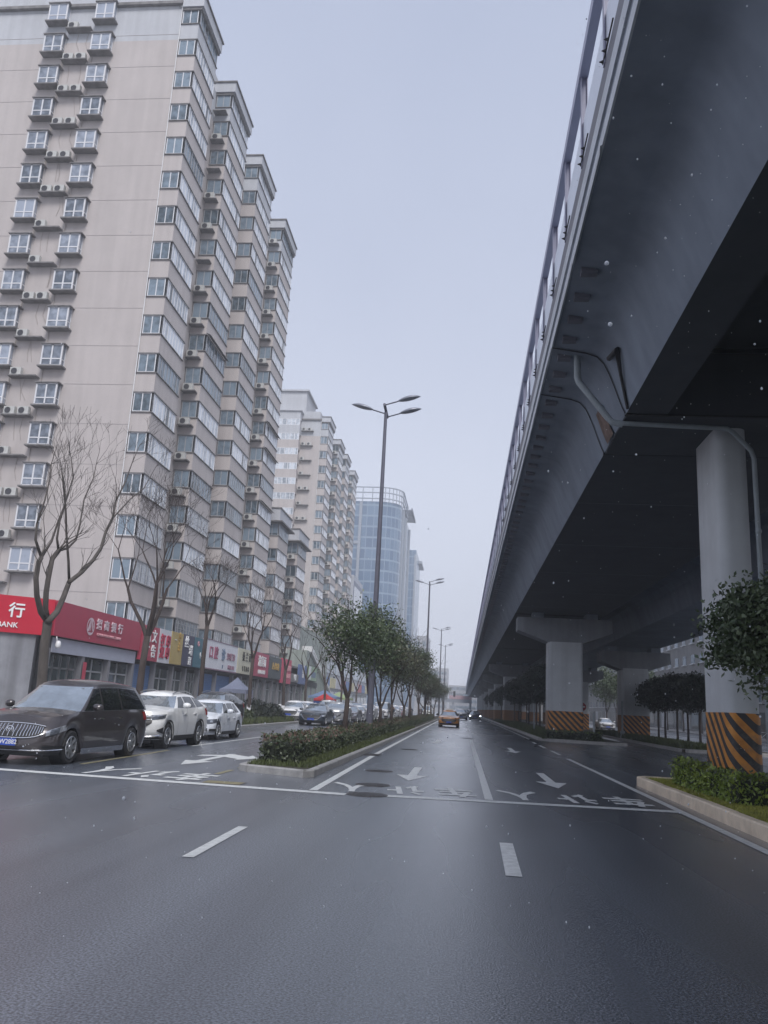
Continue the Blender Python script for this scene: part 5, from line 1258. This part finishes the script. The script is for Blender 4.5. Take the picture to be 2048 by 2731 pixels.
    for c0 in (fo, fo+wb):
        for sg in (-1,1):
            if key not in WHEEL:
                tw = MB().lathe([(wr*.66,-.10),(wr*.9,-.115),(wr*.985,-.09),(wr,-.05),(wr,.05),(wr*.985,.09),(wr*.9,.115),(wr*.66,.10),(wr*.62,0)],axis='Y',n=36)
                wo = tw.build('wheel', RUBBER, root, smooth=True, sharp=50)
                rm = MB().lathe([(wr*.68,.105),(wr*.66,.115),(wr*.61,.112),(wr*.59,.06),(wr*.6,-.05)],axis='Y',n=32)
                rm.lathe([(.001,.10),(wr*.16,.10),(wr*.18,.07)],axis='Y',n=16)
                ns = sp_['spokes']
                for k in range(ns):
                    for dx in ((-.16,.16) if ns == 5 else (0,)):
                        a = 2*math.pi*k/ns; ww = .028 if ns == 5 else .042
                        ca, sa = math.cos(a), math.sin(a); ca2, sa2 = math.cos(a+dx), math.sin(a+dx)
                        p0 = (wr*.10*ca-ww*sa, .088, wr*.10*sa+ww*ca); p1 = (wr*.10*ca+ww*sa, .088, wr*.10*sa-ww*ca)
                        p2 = (wr*.62*ca2+ww*.8*sa2, .105, wr*.62*sa2-ww*.8*ca2); p3 = (wr*.62*ca2-ww*.8*sa2, .105, wr*.62*sa2+ww*.8*ca2)
                        q = [p0,p1,p2,p3]; rm.add([*q,*[(p[0],p[1]-.035,p[2]) for p in q]],[(0,1,2,3),(0,4,5,1),(1,5,6,2),(2,6,7,3),(3,7,4,0)])
                ro = rm.build('rim', ALLOY, wo); dk = MB().lathe([(.001,.03),(wr*.6,.03)],axis='Y',n=24).build('brake_disc', DARKM, wo)
                WHEEL[key] = (wo, ro, dk); w_ = wo
            else:
                w_ = WHEEL[key][0].copy(); link(w_, root)
                for q in WHEEL[key][1:]: link(q.copy(), w_)
            w_.location = (X(c0), sg*(W/2-.125), wr); w_.rotation_euler = (0,rng.uniform(0,1),0) if sg > 0 else (R(180),rng.uniform(0,1),0)
    # mirrors, handles
    sm_ = sp_['side'][0][0]+.16; zm = interp(belt,sm_)+.09
    for sg in (-1,1):
        q = MB(); q.grid(lambda u,v: Vector((X(sm_)+.085*math.sin(math.pi*v)**.6*math.cos(u*2*math.pi)*(1 if math.cos(u*2*math.pi) > 0 else .5), sg*(W/2+.005+.24*v), zm+.085*math.sin(math.pi*(.08+.87*v))**.45*math.sin(u*2*math.pi))), 14, 8)
        q.build('mirror', body_m if not taxi else DARKM, root, smooth=True)
        hd = MB()
        for s in (sp_['side'][0][1]-.16, sp_['side'][1][1]-.22): hd.obox((X(s), sg*(wf(.8)+.015), interp(belt,s)-.17),(.19,.035,.03))
        hd.build('door_handle', CHROME if kind == 'mpv' else body_m, root)
    if sp_.get('rails') or kind == 'mpv' and False:
        rl = MB()
        for sg in (-1,1):
            rl.tube([Vector((X(lerp(gf1+.05,gr1-.05,u)), sg*(wt-.06), zroof(lerp(gf1,gr1,u))+.055+.05*math.sin(math.pi*u))) for u in [k/8 for k in range(9)]], .018, 6)
        rl.build('roof_rail', ALLOY, root)
    wp = MB()
    for y0 in (-.05,.45):
        wp.tube([posG(.0,.02,.03)+Vector((.02,y0-.0,0)), posG(.0,.02,.03)+Vector((.02-.05,y0-.55,.05))], .013, 5)
    wp.build('wiper', DARKM, root)
    # ---------------- front
    def fpatch(a0, a1, zlo, zhi, off, m, nm, na=10, nz=3, par=root, name2=None):
        q = MB(); q.grid(lambda u,v: posBz(lerp(a0,a1,u), lerp(zlo(u) if callable(zlo) else zlo, zhi(u) if callable(zhi) else zhi, v), off), na, nz); return q.build(nm, m, par, smooth=True)
    hb = interp(belt,.1)        # hood edge height
    if kind == 'mpv':
        for sg in (-1,1):
            fpatch(.52*sg,.99*sg,lambda u: hb-.27+.12*u,lambda u: hb-.17+.15*u**.8,.012,LAMPG,'headlight',12,4)
            fpatch(.60*sg,.80*sg,lambda u: hb-.24+.05*u,lambda u: hb-.14+.06*u,.02,LAMPD,'headlight_projector',6,3)
            fpatch(.50*sg,1.02*sg,.33,.39,.01,DARKM,'fog_lamp_recess',8,2)
        fpatch(-.46,.46,lambda u: hb-.31+.10*abs(2*u-1)**3,lambda u: hb-.03-.05*abs(2*u-1)**2,.012,DARKM,'grille',20,4)
        gs = MB()
        for k in range(21):
            a = -.43+.86*k/20
            zl, zh = hb-.29+.09*abs(a/.43)**3, hb-.05-.045*abs(a/.43)**2
            gs.tube([posBz(a, lerp(zl,zh,v), .028+.012*math.sin(math.pi*v)) for v in (0,.33,.66,1)], .0125, 5)
        for zf in (lambda u: hb-.315+.10*abs(2*u-1)**3, lambda u: hb-.025-.05*abs(2*u-1)**2):
            gs.tube([posBz(lerp(-.47,.47,k/20), zf(k/20), .022) for k in range(21)], .013, 6)
        gs.build('grille_bars', CHROME, root)
        em = MB(); c0 = posBz(0,hb-.165,.05)
        em.tube([c0+Vector((0,.075*math.cos(a_),.075*math.sin(a_))) for a_ in [2*math.pi*k/20 for k in range(21)]], .011, 6)
        for dy in (-.038,0,.038): em.tube([c0+Vector((.006,dy-.018,.034)), c0+Vector((.010,dy+.016,0)), c0+Vector((.006,dy-.010,-.034))], .012, 5)
        em.build('emblem', CHROME, root)
        q = MB(); q.tube([posBz(lerp(-.96,.96,k/24), .295+.02*abs(2*k/24-1)**2, .015) for k in range(25)], .013, 6); q.build('bumper_trim', CHROME, root)
        fpatch(-.9,.9,.20,.25,.008,DARKM,'lower_intake',16,1)
    elif kind == 'suv':
        for sg in (-1,1):
            fpatch(.46*sg,.99*sg,lambda u: hb-.17+.06*u,lambda u: hb-.04+.04*u,.012,LAMPD,'headlight',12,3)
            fpatch(.50*sg,1.04*sg,lambda u: hb-.075+.05*u,lambda u: hb-.05+.05*u,.02,LAMPG,'running_light',10,1)
            fpatch(.66*sg,.92*sg,lambda u: .42+.08*(1-u),lambda u: .62-.08*(1-u),.012,DARKM,'fog_lamp_recess',8,4)
        fpatch(-.50,.50,lambda u: hb-.47+.22*abs(2*u-1)**2,lambda u: hb-.05,.010,DARKM,'grille',18,5)
        gs = MB()
        for k in range(5):
            zz = hb-.09-.075*k; am = .50-.07*k
            gs.tube([posBz(lerp(-am,am,j/16), zz, .03) for j in range(17)], .016, 6)
        gs.build('grille_bars', CHROME, root)
        fpatch(-.92,.92,.27,lambda u:.40-.07*abs(2*u-1),.012,DARKM,'lower_bumper',20,2)
        q = MB(); q.tube([posBz(lerp(-.74,.74,k/20), .33+.05*abs(2*k/20-1)**2, .03) for k in range(21)], .028, 6); q.build('skid_plate', CHROME, root)
    elif kind == 'hatch':
        for sg in (-1,1):
            fpatch(.45*sg,1.04*sg,lambda u: hb-.19+.06*u,lambda u: hb-.035+.035*u,.012,LAMPD,'headlight',12,3)
            fpatch(.56*sg,.70*sg,lambda u: hb-.14,lambda u: hb-.06,.02,LAMPG,'headlight_projector',4,3)
            fpatch(.58*sg,.92*sg,.31,.40,.012,DARKM,'fog_lamp_recess',6,2)
        fpatch(-.44,.44,hb-.15,hb-.04,.012,DARKM,'grille',14,2)
        fpatch(-.5,.5,.27,.42,.010,DARKM,'lower_intake',14,2)
        q = MB()
        for zz in (hb-.12,hb-.075): q.tube([posBz(lerp(-.44,.44,j/14), zz, .02) for j in range(15)], .007, 5)
        q.tube([posBz(lerp(-.95,.95,j/20), .285, .02) for j in range(21)], .009, 5); q.build('grille_bars', CHROME, root)
    elif kind == 'sedan':
        lm = LAMPG if not lights else MATS.get('lit_headlamp') or mat('lit_headlamp',(0.9,0.9,0.9),.3,.02,3,emit=(0.8,0.88,1.0),es=9)
        for sg in (-1,1): fpatch(.52*sg,1.06*sg,lambda u: hb-.13+.05*u,lambda u: hb-.02+.03*u,.012,lm,'headlight',12,3)
        fpatch(-.44,.44,lambda u: hb-.33+.16*abs(2*u-1)**2,lambda u: hb-.03,.010,DARKM,'grille',16,4)
        q = MB(); q.tube([posBz(a_, z_, .02) for a_,z_ in ((-.50,hb-.03),(-.40,hb-.18),(-.26,hb-.34),(0,hb-.36),(.26,hb-.34),(.40,hb-.18),(.50,hb-.03))], .02, 6); q.build('grille_bars', CHROME if not taxi else DARKM, root)
        fpatch(-.7,.7,.22,.33,.008,DARKM,'lower_intake',14,1)
        c0 = posBz(0,hb-.10,.03); em = MB(); em.tube([c0+Vector((0,.055*math.cos(a_),.055*math.sin(a_))) for a_ in [2*math.pi*k/16 for k in range(17)]], .009, 5); em.build('emblem', CHROME, root)
    else:
        for sg in (-1,1): fpatch(.55*sg,1.03*sg,hb-.26,lambda u: hb-.07+.03*u,.012,LAMPG,'headlight',8,3)
        fpatch(-.48,.48,hb-.24,hb-.07,.010,DARKM,'grille',12,3); fpatch(-.9,.9,.26,.45,.010,DARKM,'lower_intake',16,2)
        q = MB()
        for zz in (hb-.2,hb-.15,hb-.10): q.tube([posBz(lerp(-.46,.46,j/12), zz, .02) for j in range(13)], .009, 5)
        q.build('grille_bars', CHROME, root)
    # licence plates
    zp = {'mpv':.45,'suv':.50,'hatch':.47,'sedan':.42,'van':.42}[kind]
    c0 = posBz(0, zp, .03); pl = MB().obox((c0.x,0,zp),(.018,.44,.14)).build('licence_plate', PLATEB, root)
    if plate: text('plate_number', plate, .125, (c0.x+.012,0,zp), (R(90),0,R(90)), WHITEM, pl, ext=.002, bold=.01)
    c1_ = posB(3.0,.5); MB().obox((c1_.x-.01,0,.62),(.018,.44,.14)).build('licence_plate', PLATEB, root)
    for sg in (-1,1):
        q = MB(); q.grid(lambda u,v: posBz_r(sg*lerp(2.0,2.62,u), lerp(interp(belt,Lc)-.25,interp(belt,Lc)-.06,v), .01) if False else posB(sg*lerp(1.97,2.6,u), lerp(.72,.94,v), .01), 8, 3); q.build('tail_light', TAILR, root, smooth=True)
    if taxi: MB().box(-.1,.12,-.3,.3,H-.02,H+.12).build('roof_light', WHITEM, root)
    return root

GP = 'cars parked nose to tail along the left kerb'
tilt = R(-2.0)
make_car('parked_minivan','dark bronze minivan with a chrome waterfall grille, nearest vehicle at the left edge','mpv',-9.12,16.45,(0.055,0.047,0.05),heading=R(-1.5),group=GP,plate='U·W2882',metal=.35,cat='minivan')
make_car('parked_suv','large white sport utility car with black grille parked right behind the dark minivan','suv',-9.42,23.2,(0.82,0.82,0.81),heading=R(-1.5),group=GP)
make_car('parked_hatchback','small white hatchback parked behind the white sport utility car','hatch',-9.82,29.85,(0.76,0.79,0.84),heading=R(-1.0),group=GP)
make_car('parked_suv','dark grey sport utility car with silver roof rails, half hidden behind the white hatchback','suv',-11.9,37.2,(0.05,0.052,0.06),heading=R(-3),group='cars parked on the left pavement',metal=.3,z=.14)
make_car('parked_sedan','black sedan with a chrome V-shaped grille, seen between the shrub and the median trees','sedan',-10.0,55.5,(0.03,0.04,0.055),group=GP,metal=.2)
make_car('parked_car','silver sport utility car right behind the black sedan','suv',-9.55,61.6,(0.42,0.43,0.44),group=GP,lod=.6,metal=.3)
make_car('parked_car','dark silver sedan, third behind the black sedan, with a light roof','sedan',-9.45,68.2,(0.16,0.15,0.17),group=GP,lod=.6,metal=.3)
make_car('parked_car','white hatchback parked behind the first lamp post','hatch',-9.6,74.6,(0.6,0.6,0.62),group=GP,lod=.5)
make_car('parked_car','white box-nosed sport utility car right of the first lamp post','suv',-9.35,80.5,(0.62,0.62,0.64),group=GP,lod=.5)
make_car('parked_car','white sedan with a dark bumper left of the walking person','sedan',-9.3,87.2,(0.6,0.6,0.63),group=GP,lod=.5)
make_car('parked_van','tall white van parked behind the walking person','van',-9.2,94.5,(0.66,0.66,0.67),group=GP,lod=.5,cat='van')
for i,(y,k,c,lab) in enumerate(((101,'sedan',(.10,.10,.12),'dark sedan parked right behind the tall white van'),(107,'hatch',(.6,.6,.62),'white hatchback, second behind the tall white van'),(113,'suv',(.5,.5,.53),'pale sport utility car, third behind the tall white van'),(120,'sedan',(.2,.05,.06),'maroon sedan, fourth behind the tall white van'),(127,'suv',(.6,.6,.62),'white sport utility car, fifth behind the tall white van'),(135,'sedan',(.35,.36,.38),'grey sedan, sixth behind the tall white van'),(143,'hatch',(.6,.6,.6),'last white hatchback of the kerbside row'))):
    make_car('parked_car',lab,k,-9.3,y,c,group=GP,lod=.4)
GW_ = 'cars parked on the left pavement'
make_car('parked_sedan','first white sedan parked on the pavement beside the shrubs','sedan',-12.55,60.2,(0.82,0.82,0.83),group=GW_,lod=.8,z=.14)
make_car('parked_sedan','second white sedan on the pavement, right behind the first one','sedan',-13.0,66.6,(0.8,0.8,0.82),group=GW_,lod=.6,z=.14)
for i,(x,y,k,c,lab) in enumerate(((-12.6,76,'suv',(.62,.62,.64),'white car on the pavement left behind the black sedan'),(-12.4,82.5,'sedan',(.6,.6,.62),'white sedan on the pavement, behind the silver sport utility car'),(-12.6,89,'hatch',(.55,.56,.6),'pale hatchback on the pavement beside the red tent'),(-12.3,95.5,'suv',(.12,.12,.14),'dark car on the pavement past the red tent'),(-12.5,102,'sedan',(.6,.6,.62),'white sedan on the pavement near the slanting white beam'))):
    make_car('parked_car',lab,k,x,y,c,group=GW_,lod=.4,z=.14)
GT_ = 'oncoming traffic on the road'
make_car('taxi','orange taxi driving towards the camera in the left lane','sedan',-1.08,73.0,(0.48,0.20,0.045),group=GT_,taxi=True,cat='taxi')
make_car('oncoming_car','white sport utility car following to the right behind the orange taxi','suv',-.05,128,(0.64,0.64,0.66),group=GT_,lod=.6)
make_car('oncoming_car','black sedan with lit headlights in the right lane','sedan',2.15,134,(0.02,0.02,0.03),group=GT_,lod=.6,lights=True)
make_car('oncoming_van','white van driving on the left carriageway beyond the hedge end','van',-5.9,140,(0.66,0.66,0.62),group=GT_,lod=.5,cat='van')
for i,(x,y,k,c,lab) in enumerate(((-1.6,175,'sedan',(.6,.6,.62),'white sedan far behind the taxi in the left lane'),(-1.2,205,'suv',(.25,.26,.28),'grey car far down the left lane'),(.9,190,'suv',(.6,.6,.6),'pale car far down the right lane'),(2.4,222,'sedan',(.1,.1,.12),'dark car farthest down the right lane'),(-7.2,165,'hatch',(.6,.6,.62),'white hatchback far off on the left carriageway'),(-1.4,236,'van',(.6,.6,.6),'farthest white van at the end of the left lane'))):
    make_car('oncoming_car',lab,k,x,y,c,group=GT_,lod=.3)
GSR = 'vehicles on the side street under the overpass'
make_car('parked_car','white car on the side street, left of the white van under the overpass','sedan',17.3,102,(0.6,0.6,0.62),group=GSR,lod=.5)
make_car('parked_van','white van with blue roof lamps on the side street under the overpass','van',22.6,112,(0.62,0.62,0.65),group=GSR,lod=.5,cat='van')
bl_ = mat('blue_lamp',(0.05,0.05,0.6),.3,.05,3,emit=(0.12,0.12,1.0),es=10)
for k in range(2): MB().box(22.0+k*1.1,22.15+k*1.1,112.5,112.65,2.0,2.2).build('blue_lamp', bl_).__setitem__('label', ('left','right')[k]+' small blue light above the white van under the overpass')
for o in [o for o in COL.objects if o.name.startswith('blue_lamp')]: o['category'] = 'lamp'; o['group'] = 'blue lamps above the van'

# ================================================================== PEOPLE
def person(label, x, y, h, rz, pose='walk', coat=(0.03,0.035,0.05), legs=(0.02,0.022,0.03), hair=(0.01,0.01,0.01), z=0.0, seat=None):
    t = empty('person', label, 'person', (x,y,z), rz); k = h/1.72
    SK = mat('skin',(0.42,0.26,0.19),.6,.05,4)
    if pose == 'walk':
        J = dict(pel=(0,0,.92),che=(.02,0,1.22),nek=(.03,0,1.44),hed=(.05,0,1.60),lh=(0,.09,.90),lk=(.16,.10,.50),la=(.10,.10,.09),lf=(.26,.11,.04),rh=(0,-.09,.90),rk=(-.04,-.10,.50),ra=(-.28,-.10,.14),rf=(-.18,-.11,.05),
                 ls=(.02,.20,1.38),le=(-.10,.26,1.10),lw=(-.05,.25,.86),rs=(.02,-.20,1.38),re=(.12,-.26,1.12),rw=(.24,-.22,.92))
    else:
        J = dict(pel=(-.15,0,.82),che=(-.05,0,1.12),nek=(.02,0,1.34),hed=(.06,0,1.50),lh=(-.12,.10,.80),lk=(.28,.17,.72),la=(.22,.15,.32),lf=(.36,.15,.27),rh=(-.12,-.10,.80),rk=(.28,-.17,.72),ra=(.22,-.15,.32),rf=(.36,-.15,.27),
                 ls=(0,.20,1.28),le=(.16,.30,1.08),lw=(.40,.26,1.02),rs=(0,-.20,1.28),re=(.16,-.30,1.08),rw=(.40,-.26,1.02))
    RD_ = dict(pel=.15,che=.165,nek=.058,hed=.10,lh=.11,lk=.068,la=.045,lf=.04,rh=.11,rk=.068,ra=.045,rf=.04,ls=.075,le=.052,lw=.036,rs=.075,re=.052,rw=.036)
    E_ = [('pel','che'),('che','nek'),('nek','hed'),('pel','lh'),('lh','lk'),('lk','la'),('la','lf'),('pel','rh'),('rh','rk'),('rk','ra'),('ra','rf'),('che','ls'),('ls','le'),('le','lw'),('che','rs'),('rs','re'),('re','rw')]
    def skin(nm, keys, edges, rad, m, grow=0, fingers=False):
        V = {q:i for i,q in enumerate(keys)}; me = bpy.data.meshes.new(nm); vs = [Vector(J[q])*k for q in keys]; rs = [(rad[q]+grow)*k for q in keys]; ed = [(V[a],V[b]) for a,b in edges]
        if fingers:
            for wv in ('lw','rw'):
                w_ = Vector(J[wv])*k; e_ = Vector(J['le' if wv == 'lw' else 're'])*k; d = (w_-e_).normalized(); pi = len(vs); vs.append(w_+d*.07*k); rs.append(.03*k); ed.append((V[wv],pi))
                sd_ = d.orthogonal().normalized()
                for j in range(4):
                    q = len(vs); o_ = sd_*(j-1.5)*.021*k; cz_ = d.cross(sd_)*.02*k
                    vs.append(vs[pi]+o_+d*.035*k); rs.append(.0095*k); vs.append(vs[pi]+o_*1.1+d*(.085-.008*abs(j-1.2))*k+cz_); rs.append(.0085*k); ed += [(pi,q),(q,q+1)]
                q = len(vs); vs.append(w_+d*.03*k-sd_*.035*k); rs.append(.011*k); vs.append(w_+d*.07*k-sd_*.06*k); rs.append(.009*k); ed += [(V[wv],q),(q,q+1)]
        me.from_pydata([tuple(v) for v in vs], ed, []); o = link(bpy.data.objects.new(nm, me), t)
        md = o.modifiers.new('s','SKIN'); me.skin_vertices.new() if not me.skin_vertices else None
        for i, sv in enumerate(me.skin_vertices[0].data): sv.radius = (rs[i],rs[i]); sv.use_root = (i == 0)
        sb = o.modifiers.new('d','SUBSURF'); sb.levels = 1; sb.render_levels = 1
        dg = bpy.context.evaluated_depsgraph_get(); dg.update(); m2 = bpy.data.meshes.new_from_object(o.evaluated_get(dg)); o.modifiers.clear(); o.data = m2; m2.materials.clear(); m2.materials.append(m); m2.polygons.foreach_set('use_smooth',[True]*len(m2.polygons)); return o
    skin('body', list(J), E_, RD_, SK, 0, True)
    up_ = ['pel','che','nek','ls','le','lw','rs','re','rw','lh','rh']
    cr = dict(RD_); cr['nek'] = .07; cr['lw'] = .042; cr['rw'] = .042; cr['lh'] = .12; cr['rh'] = .12
    skin('coat', up_, [('pel','che'),('che','nek'),('che','ls'),('ls','le'),('le','lw'),('che','rs'),('rs','re'),('re','rw'),('pel','lh'),('pel','rh')], cr, mat('coat_%d'%int(coat[2]*999),coat,.8,.2,6), .022)
    skin('trousers', ['pel','lh','lk','la','rh','rk','ra'], [('pel','lh'),('lh','lk'),('lk','la'),('pel','rh'),('rh','rk'),('rk','ra')], RD_, mat('trousers',legs,.8,.2,6), .016)
    skin('shoes', ['la','lf'], [('la','lf')], RD_, DARKM, .012); skin('shoes', ['ra','rf'], [('ra','rf')], RD_, DARKM, .012)
    hc = Vector(J['hed'])*k
    hm_ = MB(); hm_.grid(lambda u,v: hc+Vector((-.008+.112*k*math.sin(math.pi*v*.62)*math.cos(u*2*math.pi), .10*k*math.sin(math.pi*v*.62)*math.sin(u*2*math.pi), .02+.125*k*math.cos(math.pi*v*.62))), 16, 8)
    hm_.build('hair' if pose == 'walk' else 'helmet', mat('hair_black',hair,.5,.2,8) if pose == 'walk' else mat('helmet_%d'%int(hair[0]*99),hair,.3,.1,4), t, smooth=True)
    fc = MB(); fc.obox(hc+Vector((.105*k,0,-.01)),(.03*k,.025*k,.04*k))
    for sg in (-1,1): fc.obox(hc+Vector((.09*k,sg*.035*k,.015*k)),(.012,.025*k,.012*k)); fc.obox(hc+Vector((0,sg*.1*k,0)),(.04*k,.02*k,.05*k))
    fc.obox(hc+Vector((.095*k,0,-.05*k)),(.012,.045*k,.01)); fc.build('face', SK, t)
    return t
pp_ = aty(800+1345/5.53, 1750+940/5.53, 88)
person('person in a dark coat walking on the left carriageway beside the tall white van', pp_.x, 88, 1.72, R(80))
def scooter(x, y, label, plab, col):
    t = empty('motor_scooter', label, 'motor scooter', (x,y,0), R(-90), 'motor scooters between the parked cars and the hedge')
    for wx in (-.58,.62): MB().grid(lambda u,v: (wx+(.22+.05*math.cos(v*2*math.pi))*math.cos(u*2*math.pi), .05*math.sin(v*2*math.pi), .27+(.22+.05*math.cos(v*2*math.pi))*math.sin(u*2*math.pi)), 18, 6).build('wheel', RUBBER, t, smooth=True)
    m = mat('scooter_%d'%int(col[0]*99), col, .3, .1, 4)
    MB().prism([(.55,.35),(.62,.95),(.50,1.0),(.35,.40),(-.05,.32),(-.10,.62),(-.75,.72),(-.85,.55),(-.45,.30),(0,.22),(.4,.25)], lambda q:(q[0],-.15,q[1]), lambda q:(q[0],.15,q[1])).build('body', m, t)
    MB().obox((-.42,0,.76),(.68,.26,.10)).build('seat', DARKM, t); MB().tube([(.46,-.33,1.03),(.52,0,1.0),(.46,.33,1.03)],.018,6).build('handlebar', DARKM, t)
    MB().obox((.62,0,.86),(.06,.18,.13)).build('headlight', LAMPG, t); MB().quad((.60,-.28,.45),(.60,.28,.45),(.56,.26,1.0),(.56,-.26,1.0)).build('leg_apron', DARKM, t)
    person(plab, x, y+.25, 1.65, R(-90), pose='ride', coat=col2(col), hair=(.3,.3,.3) , z=.02)
def col2(c): return (c[0]*.3+.02, c[1]*.3+.03, c[2]*.3+.05)
q1 = aty(1095,1909,112); q2 = aty(1121,1909,116)
scooter(q1.x,112,'dark motor scooter coming along the hedge, the left one of two','rider in a dark jacket on the left motor scooter',(.03,.03,.04))
scooter(q2.x,116,'dark motor scooter coming along the hedge, the right one of two','rider in a padded jacket on the right motor scooter',(.10,.03,.04))
